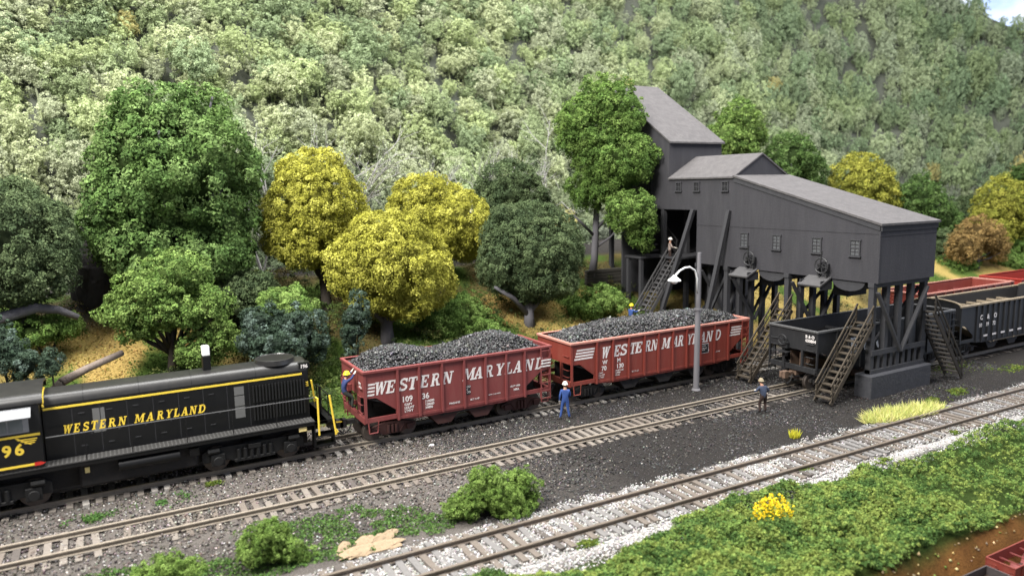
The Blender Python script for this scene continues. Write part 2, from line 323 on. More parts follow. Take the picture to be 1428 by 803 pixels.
    for k, po in enumerate(protos):
        oi = ng.nodes.new('GeometryNodeObjectInfo'); oi.inputs['Object'].default_value = po; cmpn = ng.nodes.new('FunctionNodeCompare'); cmpn.data_type = 'INT'; cmpn.operation = 'EQUAL'; gl(apk, cmpn.inputs[2]); cmpn.inputs[3].default_value = k
        ip = ng.nodes.new('GeometryNodeInstanceOnPoints'); gl(gi.outputs[0], ip.inputs['Points']); gl(cmpn.outputs[0], ip.inputs['Selection']); gl(oi.outputs['Geometry'], ip.inputs['Instance']); gl(aro, ip.inputs['Rotation']); gl(asc, ip.inputs['Scale']); gl(ip.outputs[0], jn.inputs[0])
    gl(jn.outputs[0], go.inputs[0])
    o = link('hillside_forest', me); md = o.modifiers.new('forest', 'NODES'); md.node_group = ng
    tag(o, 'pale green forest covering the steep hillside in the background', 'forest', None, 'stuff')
    # sky
    r = 190; a = np.linspace(-1.3, 2.6, 40); zz = np.array([-20, 20, 60, 110, 140]); V = []; F = []
    for z in zz:
        for t in a: V.append((40+r*math.cos(t), 10+r*math.sin(t), z))
    for j in range(4):
        for i in range(39): F.append((j*40+i, j*40+i+1, (j+1)*40+i+1, (j+1)*40+i))
    m = bpy.data.materials.new('sky_backdrop'); m.use_nodes = True; nt = m.node_tree; b = nt.nodes['Principled BSDF']; L = nt.links.new
    tc = nd(nt, 'ShaderNodeTexCoord'); mp = nd(nt, 'ShaderNodeMapping'); mp.inputs['Scale'].default_value = (1, 1, 2.2); nz = nd(nt, 'ShaderNodeTexNoise', Scale=.05, Detail=6.0); L(tc.outputs['Object'], mp.inputs[0]); L(mp.outputs[0], nz.inputs['Vector'])
    cr = nd(nt, 'ShaderNodeValToRGB'); cr.color_ramp.elements[0].position = .42; cr.color_ramp.elements[0].color = (.42, .56, .86, 1); cr.color_ramp.elements[1].position = .62; cr.color_ramp.elements[1].color = (.86, .88, .92, 1); L(nz.outputs['Fac'], cr.inputs[0])
    L(cr.outputs[0], b.inputs['Base Color']); L(cr.outputs[0], b.inputs['Emission Color']); b.inputs['Emission Strength'].default_value = .75; b.inputs['Roughness'].default_value = 1
    me = bpy.data.meshes.new('sky'); me.from_pydata(V, [], F); me.materials.append(m)
    tag(link('sky', me), 'pale blue sky with white cloud above the ridge', None, None, 'structure')
build_hill()

# ------------------------------------------------------------------ tracks and ballast
M_railtan = mat('rail_tan', (.26, .225, .18), .5, .3, 6, .5, .2, dust=(.12, .08, .05), dust_amt=.6)
M_raildk = mat('rail_brown', (.165, .135, .108), .45, .3, 6, .5, .3, dust=(.09, .06, .04), dust_amt=.6)
M_tie = [mat('sleeper_%s' % n, c, .9, .35, 5, .1, bump=.4, bscale=25, streak=False) for n, c in (('grey', (.17, .15, .13)), ('pale', (.19, .175, .155)), ('dark', (.085, .075, .068)), ('ash', (.150, .143, .138)), ('brown', (.135, .115, .098)), ('chalk', (.30, .28, .255)))]
def rail_prof(yc): return [(yc-.085, -.17), (yc+.075, -.17), (yc+.075, -.15), (yc+.02, -.135), (yc+.02, -.045), (yc+.058, -.04), (yc+.058, 0), (yc-.058, 0), (yc-.058, -.04), (yc-.02, -.045), (yc-.02, -.135), (yc-.075, -.15)]
def track(label, x0, x1, y0, dy, rmat, tiemats, step, tlen, seed, sink=None):
    t = thing('railway_track', (0, y0, 0), label, 'railway track', 'model railway tracks', math.atan(dy))
    for s in (-1, 1):
        MB().prism(rail_prof(s*.7175), 'x', x0, x1).build('rail', rmat, t)
    rng = np.random.default_rng(seed); meshes = []
    for k, m in enumerate(tiemats):
        me = MB().box(-.11, .11, -tlen/2, tlen/2, -.15, 0).mesh('sleeper'); me.materials.append(m); meshes.append(me)
    x = x0+.1; i = 0
    while x < x1:
        w = 0 if len(meshes) == 1 else int(rng.choice(len(meshes), p=([.5, .32, .18][:len(meshes)] if len(meshes) == 3 else None)))
        o = link('sleeper', meshes[w], t, (x, rng.normal()*.04, -.168+(sink(x, rng) if sink else 0))); o.rotation_euler = (rng.normal()*.01, 0, rng.normal()*.03)
        x += step*(1+rng.normal()*.05); i += 1
track('loaded track under the locomotive and red hopper cars', -11, 66, YA, 0, M_railtan, [M_tie[0], M_tie[5], M_tie[2]], .46, 2.6, 1)
track('tan railed middle siding half buried in ballast', -11, 66, 26.92, -.0111, M_railtan, [M_tie[4], M_tie[0], M_tie[2]], .46, 2.5, 2, lambda x, r: -.01+min(0, .01+r.normal()*.02)-(.05 if x > 24 else 0))
track('brown railed front track laid in white ballast', 2, 66, 19.763, -.017, M_raildk, [M_tie[3], M_tie[4], M_tie[2]], .43, 2.65, 3, lambda x, r: .028)

def scatter_ballast():
    rng = np.random.default_rng(5)
    # grey brown gravel round the two rear tracks
    n = 46000; x = np.where(rng.random(n) < .62, rng.uniform(-5, 18, n), rng.uniform(12, 40, n)); y = rng.uniform(22.3, 34.2, n)
    k = np.clip((x-9)/9+noise2(x, y, .35, 3)*.6, 0, 1)*np.clip((31-y)/3+.5+noise2(x, y, .9, 8)*.4, 0, 1)
    keep = rng.random(n) > k*.45; x, y, k = x[keep], y[keep], k[keep]
    onrail = (np.abs(np.abs(y-YA)-.7175) < .13) | (np.abs(np.abs(y-yB(x))-.7175) < .13); x, y, k = x[~onrail], y[~onrail], k[~onrail]; n = len(x)
    bed = np.minimum(np.abs(y-YA), np.abs(y-yB(x))) < 1.35; up = np.where(bed, .07*np.clip(noise2(x, y, .5, 41)+.5, 0, 1.2), 0)
    z = gz(x, y)+rng.uniform(-.03, .05, n)+up; c1 = pal(rng, n, [(.12, .105, .094), (.08, .07, .064), (.18, .16, .145), (.04, .036, .034), (.34, .32, .30), (.11, .09, .075), (.065, .058, .053)], .22); c2 = pal(rng, n, [(.035, .033, .034), (.055, .051, .049), (.020, .020, .021), (.10, .095, .09)], .22)
    w = (rng.random(n) < np.clip(k*1.0+np.clip((x-17)/10, 0, .7)+.06, 0, .9))[:, None]
    o = bulk('grey_ballast', stones(np.stack([x, y, z], 1), rng.uniform(.055, .12, n), rng), 6, np.where(w, c2, c1), cmat('stone', .9, .15)); tag(o, 'grey brown and coal black gravel round the rear tracks', 'gravel', None, 'stuff')
    # white ballast
    n = 40000; x = np.where(rng.random(n) < .65, rng.uniform(3, 26, n), rng.uniform(22, 52, n)); off = rng.uniform(-2.7, 2.0, n); y = yC(x)+off; ed = .35*noise2(x, y, .8, 71)+.25*noise2(x, y, 2.5, 72)+rng.normal(size=n)*.12
    keep = (off < 1.55+ed) & (off > -2.4+ed) & (np.abs(np.abs(off)-.7175) > .12); x, y, off = x[keep], y[keep], off[keep]; n = len(x)
    z = gz(x, y)+rng.uniform(-.02, .035, n)+np.where(np.abs(off) < 1.45, .055+.025*noise2(x, y, 1.3, 5), 0)
    o = bulk('white_ballast', stones(np.stack([x, y, z], 1), rng.uniform(.05, .11, n), rng), 6, pal(rng, n, [(.44, .43, .42), (.38, .37, .36), (.50, .49, .48), (.25, .24, .235), (.46, .45, .44), (.33, .31, .29)], .15), cmat('stone', .9, .15)); tag(o, 'white and light grey crushed stone along the front track', 'gravel', None, 'stuff')
    # coal grit
    n = 34000; x = rng.uniform(9, 48, n); y = rng.uniform(20.6, 31.0, n); keep = (noise2(x, y, .35, 3)*.6+(x-8)/8 > .3) & (np.abs(np.abs(y-yB(x))-.7175) > .13) & (y > yC(x)+1.4+.3*noise2(x, y, 1.2, 14)); x, y = x[keep], y[keep]; n = len(x)
    fine = noise2(x, y, .45, 51)+.4*noise2(x, y, 1.5, 52) > .1                # patches of fines and patches of lumps
    sz = np.where(fine, rng.uniform(.03, .055, n), rng.uniform(.05, .12, n)); sz = np.where(rng.random(n) < .02, sz*1.6, sz)
    o = bulk('coal_grit', stones(np.stack([x, y, gz(x, y)+.012], 1), sz, rng), 6, pal(rng, n, [(.020, .020, .022), (.032, .031, .032), (.045, .043, .043), (.016, .016, .018), (.030, .028, .028), (.024, .023, .024), (.10, .095, .09), (.06, .056, .052)], .28), cmat('coal_stone', .5, .4)); tag(o, 'black coal grit spilled round the loader and sidings', 'coal', None, 'stuff')
scatter_ballast()

# ------------------------------------------------------------------ lettering
def stroke(pts, w):
    out = []
    for a, b in zip(pts[:-1], pts[1:]):
        a = np.array(a, float); b = np.array(b, float); d = b-a; l = np.linalg.norm(d); d /= l; nrm = np.array([-d[1], d[0]])*w/2; e = d*w*.12
        out.append([tuple(a-e-nrm), tuple(b+e-nrm), tuple(b+e+nrm), tuple(a-e+nrm)])
    return out
def R4(x0, x1, y0, y1): return [(x0, y0), (x1, y0), (x1, y1), (x0, y1)]
def arc(cx, cy, rx, ry, a0, a1, n=10): return [(cx+rx*math.cos(math.radians(a0+(a1-a0)*k/n)), cy+ry*math.sin(math.radians(a0+(a1-a0)*k/n))) for k in range(n+1)]
def glyph(ch):
    s, t, f = .22, .12, .11
    def stem(x, w=s, o=.07): return [R4(x, x+w, 0, 1), R4(x-o, x+w+o, 0, f), R4(x-o, x+w+o, 1-f, 1)]
    if ch == 'W': return [[(.06, 1), (.3, 1), (.47, 0), (.3, 0)], [(.3, 0), (.42, 0), (.66, 1), (.55, 1)], [(.5, 1), (.74, 1), (.91, 0), (.74, 0)], [(.76, 0), (.88, 0), (1.12, 1), (1.0, 1)], R4(0, .36, 1-f, 1), R4(.9, 1.2, 1-f, 1)], 1.2
    if ch == 'E': return stem(.07)+[R4(.2, .68, 0, t), R4(.2, .66, 1-t, 1), R4(.2, .5, .45, .56), R4(.6, .7, 0, .3), R4(.58, .67, .72, 1), R4(.43, .51, .36, .65)], .74
    if ch == 'S': return stroke(arc(.34, .74, .24, .19, 15, 270, 12), .16)+stroke(arc(.34, .28, .26, .2, 90, -160, 12), .16)+[R4(.52, .61, .68, .98), R4(.06, .15, .02, .33)], .68
    if ch == 'T': return [R4(.28, .5, 0, 1), R4(.18, .6, 0, f), R4(.02, .76, 1-t, 1), R4(.02, .11, .68, 1), R4(.67, .76, .68, 1)], .78
    if ch == 'R': return stem(.07)+stroke([(.25, .94), (.45, .94)]+arc(.45, .73, .17, .2, 80, -80, 8)+[(.25, .5)], .13)+[[(.38, .5), (.58, .5), (.8, 0), (.58, 0)], R4(.56, .9, 0, f)], .9
    if ch == 'N': return [R4(.1, .22, 0, 1), R4(.7, .82, 0, 1), [(.08, 1), (.32, 1), (.82, 0), (.62, 0)], R4(0, .34, 0, f), R4(0, .3, 1-f, 1), R4(.58, .94, 1-f, 1)], .95
    if ch == 'M': return [R4(.1, .21, 0, 1), R4(.86, 1.08, 0, 1), [(.1, 1), (.34, 1), (.62, .1), (.48, .1)], [(.48, .1), (.6, .1), (.98, 1), (.86, 1)], R4(0, .32, 0, f), R4(.78, 1.17, 0, f), R4(0, .3, 1-f, 1), R4(.9, 1.17, 1-f, 1)], 1.18
    if ch == 'A': return [[(.08, 0), (.2, 0), (.5, 1), (.4, 1)], [(.36, 1), (.56, 1), (.84, 0), (.6, 0)], R4(.22, .68, .28, .39), R4(0, .32, 0, f), R4(.5, .94, 0, f)], .95
    if ch == 'Y': return [R4(.32, .54, 0, .5), [(.06, 1), (.3, 1), (.54, .45), (.32, .45)], [(.4, .45), (.52, .45), (.8, 1), (.68, 1)], R4(.22, .64, 0, f), R4(0, .38, 1-f, 1), R4(.58, .9, 1-f, 1)], .88
    if ch == 'L': return stem(.07)+[R4(.2, .68, 0, t), R4(.6, .7, 0, .34)], .72
    if ch == 'D': return stem(.07)+stroke([(.25, .94), (.42, .94)]+arc(.42, .5, .3, .43, 85, -85, 10)+[(.25, .06)], .15), .84
    if ch == 'B': return stem(.07)+stroke([(.25, .94), (.42, .94)]+arc(.42, .74, .17, .2, 80, -80, 8)+[(.25, .52)], .13)+stroke([(.25, .53), (.45, .53)]+arc(.45, .28, .2, .22, 80, -80, 8)+[(.25, .06)], .13), .8
    if ch == 'O': return stroke(arc(.4, .5, .3, .43, 0, 360, 20), .17), .8
    if ch == 'C': return stroke(arc(.42, .5, .32, .43, 50, 320, 16), .16)+[R4(.6, .7, .66, .97)], .76
    if ch == '&': return stroke([(.75, .05), (.2, .65)]+arc(.36, .76, .16, .17, 190, -40, 8)+[(.14, .36)]+arc(.34, .24, .22, .2, 150, 340, 9)+[(.72, .5)], .12), .85
    return [], .4
def letters_mesh(items, height, y, shear=.22, lift=0.0008):
    """items: (char, centre x, width, base z): letters on a side facing -y"""
    b = MB(); q = 0
    for ch, cx, w, z in items:
        g, gw = glyph(ch)
        for poly in g:
            pts = [(cx-w/2+(px/gw)*w+(pz-.5)*height*shear, z+pz*height) for px, pz in poly]
            q += 1; b.prism(pts, 'y', y, y-.006-lift*(q % 9))
    return b
def text(body, size, loc, m, parent, name='lettering', bold=0.0, rot=(math.pi/2, 0, 0), spacing=1.0, align='LEFT', shear=0.0):
    c = bpy.data.curves.new('txt', 'FONT'); c.body = body; c.size = size; c.extrude = .003; c.offset = bold; c.space_character = spacing; c.align_x = align; c.shear = shear; c.resolution_u = 3
    o = bpy.data.objects.new('txt', c); COL.objects.link(o); bpy.context.view_layer.update()
    me = bpy.data.meshes.new_from_object(o.evaluated_get(bpy.context.evaluated_depsgraph_get())); bpy.data.objects.remove(o); bpy.data.curves.remove(c)
    me.materials.clear(); me.materials.append(m); n = link(name, me, parent, loc); n.rotation_euler = rot; return n
M_white = mat('lettering_white', (.70, .68, .66), .6, .15, 8, .2, dust=(.34, .16, .14), dust_amt=.7)
M_yellow = mat('lettering_yellow', (.80, .57, .06), .45, .06, 5, .4)

# ------------------------------------------------------------------ rolling stock
M_steel = mat('wheel_steel', (.10, .085, .075), .5, .35, 8, .5, .6, dust=(.16, .11, .08), dust_amt=.5)
def truck_meshes(mname, frame_m, wheel_m):
    f = MB()
    for s in (-1, 1):
        y = s*.98
        f.prism([(-1.12, .62), (-.55, .78), (-.3, .80), (.3, .80), (.55, .78), (1.12, .62), (1.12, .46), (.85, .44), (.42, .26), (-.42, .26), (-.85, .44), (-1.12, .46)], 'y', y-.07, y+.07)
        for sx in (-1, 1): f.box(sx*.84-.15, sx*.84+.15, y+s*.07, y+s*.17, .36, .62)
        for k in range(3): f.cyl((-.18+.18*k, y+s*.10, .32), (-.18+.18*k, y+s*.10, .7), .075, n=8)
        f.beam((-.34, y+s*.085, .3), (-.6, y+s*.085, .66), .05, .03); f.beam((.34, y+s*.085, .3), (.6, y+s*.085, .66), .05, .03)
    f.box(-.2, .2, -1.05, 1.05, .42, .72); f.box(-.7, .7, -.06, .06, .48, .6)
    fm = f.mesh(mname); fm.materials.append(frame_m)
    w = MB(); w.cyl((0, -.78, 0), (0, -.66, 0), .42, n=20); w.cyl((0, -.66, 0), (0, -.63, 0), .47, n=20); w.cyl((0, .66, 0), (0, .78, 0), .42, n=20); w.cyl((0, .63, 0), (0, .66, 0), .47, n=20); w.cyl((0, -.9, 0), (0, .9, 0), .08, n=8)
    w.cyl((0, -.80, 0), (0, -.78, 0), .17, n=12); w.cyl((0, .78, 0), (0, .80, 0), .17, n=12)
    wm = w.mesh('wheelset'); wm.materials.append(wheel_m)
    return fm, wm
def add_truck(root, x, tm):
    t = link('truck', tm[0], root, (x, 0, 0))
    for s in (-1, 1): link('wheelset', tm[1], t, (s*.84, 0, .42))
def coupler(root, x, d, m):
    MB().box(min(x, x+d*.45), max(x, x+d*.45), -.12, .12, .72, .94).box(min(x+d*.40, x+d*.72), max(x+d*.40, x+d*.72), -.16, .12, .62, 1.02).box(min(x+d*.62, x+d*.78), max(x+d*.62, x+d*.78), .02, .18, .66, .98).build('coupler', m, root, bevel=.02)
    MB().tube([(x+d*.2, -.22, .8), (x+d*.35, -.24, .5), (x+d*.6, -.22, .36), (x+d*.75, -.12, .55)], .035, 6).build('air_hose', mat('rubber', (.02, .02, .02), .7), root)

def hopper(label, x0, y0, rz, L, ztop, posts, body, inner, under, tm, nb=2, ladder_left=False, ladder_right=True, hw=1.55, rivets=False, peaked=False, group='hopper cars', scale=1.0, z0=0.0, brake=True, rimcol=None):
    """a steel coal hopper car; local x runs from its left end to its right end, rail top at z = 0"""
    t = thing('hopper_car', (x0, y0, z0), label, 'hopper car', group, rz); t.scale = (scale,)*3
    zb = 1.06; xo = 1.46; zs = 2.2; y = hw
    for s in (-1, 1):
        poly = [(0.02, ztop), (.02, zs), (.55, zs-.03), (xo, 1.5), (xo, zb), (xo+1.0, zb-.12), (L-xo-1.0, zb-.12), (L-xo, zb), (L-xo, 1.5), (L-.55, zs-.03), (L-.02, zs), (L-.02, ztop)]
        MB().prism(poly, 'y', s*(y-.05), s*y).build('side_sheet', body, t)
        MB().box(0, xo+.04, s*(y-.04), s*(y+.03), 1.1, 1.3).build('side_sill', body, t); MB().box(L-xo-.04, L, s*(y-.04), s*(y+.03), 1.1, 1.3).build('side_sill', body, t)
        MB().box(xo+.04, L-xo-.04, s*y, s*(y+.03), zb-.02, zb+.1).build('bottom_flange', body, t)
        me = MB().box(-.05, .05, s*y, s*(y+.085), zb-.04, ztop-.06).mesh('side_post'); me.materials.append(body)
        for px in posts: link('side_post', me, t, (px, 0, 0))
        for px in (0.06, L-.06): MB().box(px-.06, px+.06, s*(y-.02), s*(y+.045), 1.1, ztop-.06).build('corner_post', body, t)
        if rivets:
            r = MB()
            for px in list(posts):
                for d in (-.085, .085):
                    for k in range(11): r.box(px+d-.016, px+d+.016, s*y, s*(y+.018), 1.25+k*.185, 1.28+k*.185)
            for k in range(34): r.box(.3+k*(L-.6)/33-.016, .3+k*(L-.6)/33+.016, s*y, s*(y+.018), 1.17, 1.2) if xo+.1 < .3+k*(L-.6)/33 < L-xo-.1 else None
            for e0, e1 in (((.6, zs-.1), (xo, 1.58)), ((L-.6, zs-.1), (L-xo, 1.58))):
                for k in range(7): q = k/6; rx = e0[0]+(e1[0]-e0[0])*q; rz_ = e0[1]+(e1[1]-e0[1])*q+.09; r.box(rx-.016, rx+.016, s*y, s*(y+.018), rz_-.016, rz_+.016)
            r.build('rivets', body, t)
    rb = rimcol or body
    rim = MB(); rim.box(-.06, L+.06, -y-.09, -y+.05, ztop-.1, ztop+.03).box(-.06, L+.06, y-.05, y+.09, ztop-.1, ztop+.03)
    rim.build('top_rail', rb, t, bevel=.02)
    for ex, d in ((0, 1), (L, -1)):
        if peaked:
            pts = [(-y+.05, zs), (y-.05, zs), (y-.05, ztop)]+[((y-.05)*math.cos(a), ztop+.30*math.sin(a)) for a in np.linspace(.15, math.pi-.15, 9)]+[(-y+.05, ztop)]
            MB().prism(pts, 'x', ex+d*.02, ex+d*.07).build('end_sheet', body, t)
            MB().tube([(ex+d*.045, (y-.05)*math.cos(a), ztop+.30*math.sin(a)) for a in np.linspace(0, math.pi, 13)], .06, 6).build('end_rail', rb, t)
        else:
            MB().box(min(ex+d*.02, ex+d*.07), max(ex+d*.02, ex+d*.07), -y+.05, y-.05, zs, ztop-.02).build('end_sheet', body, t)
            MB().box(min(ex-d*.06, ex+d*.08), max(ex-d*.06, ex+d*.08), -y+.05, y-.05, ztop-.1, ztop+.03).build('end_rail', rb, t, bevel=.02)
        xe = L*(.40 if nb == 2 else .30)
        MB().prism([(ex+d*.07, zs+.06), (ex+d*.07, zs), (ex+d*(xe-.05), .78), (ex+d*xe, .84)], 'y', -y+.05, y-.05).build('slope_sheet', inner, t)
        for s in (-1, 1): MB().prism([(ex+d*.25, 1.0), (ex+d*.25, zs-.16), (ex+d*(xe-.25), .96)], 'y', s*.34, s*.30).build('end_web', under, t)
        # end frame
        e = MB(); e.box(min(ex, ex+d*.16), max(ex, ex+d*.16), -y+.05, y-.05, 1.02, 1.32).build('end_sill', body, t, bevel=.015)
        for py in (-.62, .62): MB().box(min(ex+d*.0, ex+d*.12), max(ex, ex+d*.12), py-.06, py+.06, 1.3, zs+.05).build('end_post', body, t)
        g = MB(); 
        for py in (-1.3, -.8):
            for k in range(3): pass
        gm = MB().tube([(ex, -.25, 0), (ex-d*.07, -.235, 0), (ex-d*.07, .235, 0), (ex, .25, 0)], .022, 5).mesh('grab_iron'); gm.materials.append(body)
        for gy in (-1.18, 1.18):
            for k in range(4): link('grab_iron', gm, t, (0, gy, 1.55+.36*k))
        coupler(t, ex, -d, under)
        MB().tube([(ex+d*.15, -y-.02, 1.12), (ex+d*.18, -y-.05, .62), (ex+d*.55, -y-.05, .62), (ex+d*.62, -y-.02, 1.12)], .035, 6).build('stirrup_step', body, t)
        MB().tube([(ex+d*.15, y+.02, 1.12), (ex+d*.18, y+.05, .62), (ex+d*.55, y+.05, .62), (ex+d*.62, y+.02, 1.12)], .035, 6).build('stirrup_step', body, t)
        add_truck(t, ex+d*1.42, tm)
    MB().box(.1, L-.1, -.22, .22, .72, 1.0).build('centre_sill', under, t)
    cs = [L*.40, L*.60] if nb == 2 else [L*.31, L*.5, L*.69]
    for cx in cs:
        for s in (-1, 1):
            yy0, yy1 = (s*.3, s*(y-.12)); a, b_ = min(yy0, yy1), max(yy0, yy1)
            MB().prism([(cx-.85, zb-.02), (cx+.85, zb-.02), (cx+.34, .42), (cx-.34, .42)], 'y', a, b_).build('hopper_chute', M_redtruck if nb == 2 else under, t)
    if nb == 2: MB().prism([(L*.4-.2, .84), (L*.6+.2, .84), (L*.5, 1.5)], 'y', -y+.05, y-.05).build('hopper_hump', inner, t)
    else:
        for h in (L*.405, L*.595): MB().prism([(h-L*.09, .84), (h+L*.09, .84), (h, 1.5)], 'y', -y+.05, y-.05).build('hopper_hump', inner, t)
    for cx in posts[1:-1:2]: MB().box(cx-.05, cx+.05, -y+.05, y-.05, ztop-.75, ztop-.62).build('cross_brace', inner, t)
    def ladder(xa, xb, s):
        l = MB(); l.box(xa-.025, xa+.025, s*(y+.09), s*(y+.13), .72, ztop-.08); l.box(xb-.025, xb+.025, s*(y+.09), s*(y+.13), .72, ztop-.08)
        o = l.build('ladder', body, t); rm = MB().box(xa, xb, s*(y+.10), s*(y+.135), -.025, .025).mesh('rung'); rm.materials.append(body)
        for k in range(7): link('rung', rm, o, (0, 0, .80+k*.40))
    if ladder_right: ladder(L-.60, L-.08, -1); ladder(.08, .60, 1)
    if ladder_left: ladder(.08, .60, -1)
    if brake:
        w = MB(); c = (-.30, .45, 2.65)
        w.tube([(c[0], c[1]+.27*math.cos(a), c[2]+.27*math.sin(a)) for a in np.linspace(0, 2*math.pi, 17)], .03, 6)
        for a in (0, math.pi/2, math.pi, 3*math.pi/2): w.beam(c, (c[0], c[1]+.27*math.cos(a+.4), c[2]+.27*math.sin(a+.4)), .03, .03)
        w.cyl((c[0], c[1], c[2]), (.05, c[1], c[2]), .035, n=6); w.cyl((-.1, c[1], 1.1), (-.1, c[1], c[2]), .025, n=6); w.build('brake_wheel', body, t)
        MB().box(-.35, .02, .1, .75, 1.95, 2.0).build('brake_platform', body, t); MB().box(-.2, .02, .22, .66, 2.15, 2.5).build('brake_housing', body, t, bevel=.03)
        MB().cyl((.75, -.35, 1.55), (1.25, -.35, 1.55), .22, n=14).build('air_tank', under, t, smooth='auto')
    return t

M_red1 = mat('boxcar_red', (.175, .041, .039), .6, .22, 1.6, .3, dust=(.20, .075, .065), dust_amt=.6, streak=True)
M_red2 = mat('oxide_red', (.185, .034, .024), .55, .2, 1.4, .35, dust=(.20, .07, .05), dust_amt=.6, streak=True)
M_red2rim = mat('dusty_pink_rim', (.42, .20, .16), .7, .2, 3, .2, dust=(.3, .08, .06), dust_amt=.5)
M_blk = mat('car_black', (.017, .0175, .019), .55, .25, 2, .4, dust=(.042, .041, .042), dust_amt=.5, streak=True)
M_blkrim = mat('worn_rim', (.10, .10, .10), .5, .3, 4, .4, .2, dust=(.035, .035, .04), dust_amt=.7)
M_tanin = mat('dusty_tan_steel', (.27, .22, .155), .8, .3, 2, .2, dust=(.10, .08, .06), dust_amt=.6)
M_under = mat('underframe_black', (.018, .017, .017), .7, .3, 4, .3, dust=(.06, .045, .035), dust_amt=.4)
M_redtruck = mat('truck_oxide', (.060, .024, .021), .7, .3, 4, .3, dust=(.05, .04, .035), dust_amt=.6)
T_red = truck_meshes('truck', M_redtruck, M_steel); T_blk = truck_meshes('truck', M_under, M_steel)
M_rust = mat('coupler_rust', (.13, .085, .06), .75, .35, 6, .3)

# first loaded hopper
H1X, H1L = 9.60, 9.62
p1 = [1.55, 2.58, 3.71, 4.84, 5.96, 7.08, 8.12]
h1 = hopper('red two-bay hopper car numbered 10936 coupled to the black locomotive', H1X, YA, 0, H1L, 3.40, p1, M_red1, M_under, M_under, T_red, 2)
zl = 2.30
it = [('W', 10.37, .56), ('E', 10.86, .40), ('S', 11.44, .40), ('T', 11.88, .45), ('E', 12.47, .40), ('R', 13.03, .46), ('N', 13.62, .50), ('M', 14.72, .60), ('A', 15.23, .48), ('R', 15.8, .46), ('Y', 16.37, .48), ('L', 16.87, .38), ('A', 17.36, .50), ('N', 18.0, .50), ('D', 18.60, .44)]
letters_mesh([(c, x-H1X, w, zl) for c, x, w in it], .57, -1.553).build('lettering', M_white, h1)
def speed(root, x0, x1, z0, dz, n, th, yy, m, lean=.05):
    b = MB()
    for k in range(n): z = z0+k*dz; b.prism([(x0+lean*k, z), (x1+lean*k, z), (x1+lean*k+.02, z+th), (x0+lean*k+.02, z+th)], 'y', yy, yy-.006)
    b.build('stripe_emblem', m, root)
speed(h1, .14, .46, 2.30, .155, 4, .075, -1.553, M_white, .02); speed(h1, H1L-.66, H1L-.1, 2.40, .15, 3, .07, -1.70, M_white, .02)
text('109', .36, (1.72, -1.558, 1.78), M_white, h1, bold=.008); text('36', .36, (2.70, -1.558, 1.78), M_white, h1, bold=.008)
text('CAPY\nLDLMT\nLTWT', .15, (1.85, -1.558, 1.60), M_white, h1, bold=.004); text('110000\n128200\n39800', .15, (2.85, -1.558, 1.60), M_white, h1, bold=.004)
text('HAG-6-53', .13, (4.05, -1.558, 1.30), M_white, h1, bold=.003); text('BLT 11-47', .11, (5.15, -1.558, 1.32), M_white, h1, bold=.003)
text('CU FT 2020', .11, (7.3, -1.558, 1.62), M_white, h1, bold=.003); text('H9A', .16, (7.5, -1.558, 1.42), M_white, h1, bold=.004); text('NEW 11-52 HAG', .09, (6.1, -1.558, 1.40), M_white, h1)
MB().box(4.93, 5.15, -1.552, -1.566, 1.62, 2.08).build('car_plate', M_blk, h1); text('OO\nII\nOO', .13, (4.95, -1.570, 1.96), M_white, h1)
text('WM\n10936', .16, (-.02, -.95, 2.75), M_white, h1, rot=(math.pi/2, 0, -math.pi/2), bold=.004)
# second loaded hopper
H2X, H2L = 20.45, 12.66
p2 = [1.61, 2.66, 3.71, 4.78, 5.76, 6.80, 7.82, 8.86, 9.93, 11.03]
h2 = hopper('red three-bay hopper car numbered 70130 behind the lamp post', H2X, YA, 0, H2L, 3.33, p2, M_red2, M_under, M_under, T_blk, 3, rivets=True, rimcol=M_red2rim)
it = [('W', 22.66, .50), ('E', 23.41, .40), ('S', 23.86, .44), ('T', 24.46, .38), ('E', 24.88, .44), ('R', 25.52, .42), ('N', 25.97, .46), ('M', 26.80, .56), ('A', 27.47, .42), ('R', 27.88, .40), ('Y', 28.52, .42), ('L', 28.94, .36), ('A', 29.52, .46), ('N', 30.02, .50), ('D', 30.68, .48)]
letters_mesh([(c, x-H2X, w, 2.30) for c, x, w in it], .60, -1.553).build('lettering', M_white, h2)
speed(h2, .22, 1.36, 2.42, .15, 4, .085, -1.553, M_white, .05); speed(h2, 11.15, 12.0, 2.42, .15, 4, .085, -1.553, M_white, .05)
text('W', .30, (2.0, -1.558, 1.98), M_white, h2, bold=.006); text('M', .30, (2.95, -1.558, 1.98), M_white, h2, bold=.006); text('70', .33, (1.93, -1.558, 1.66), M_white, h2, bold=.007); text('130', .33, (2.9, -1.558, 1.66), M_white, h2, bold=.007)
text('CAPY\nLD LMT\nLT WT', .12, (1.75, -1.558, 1.50), M_white, h2); text('140000 LBS\n159900\n50100', .12, (2.82, -1.558, 1.50), M_white, h2); text('BLT 11-57', .11, (3.95, -1.558, 1.30), M_white, h2); text('CU FT 2750', .11, (9.0, -1.558, 1.75), M_white, h2); text('HT 70T', .1, (10.1, -1.558, 1.6), M_white, h2)
MB().box(8.92, 9.50, -1.552, -1.562, 1.66, 2.22).build('consolidated_stencil', M_white, h2); MB().box(8.95, 9.47, -1.561, -1.568, 1.69, 2.19).build('stencil_field', M_blk, h2); text('COTS', .11, (9.0, -1.572, 2.05), M_white, h2); text('WM 3-62\nRPKD', .09, (9.0, -1.572, 1.92), M_white, h2)
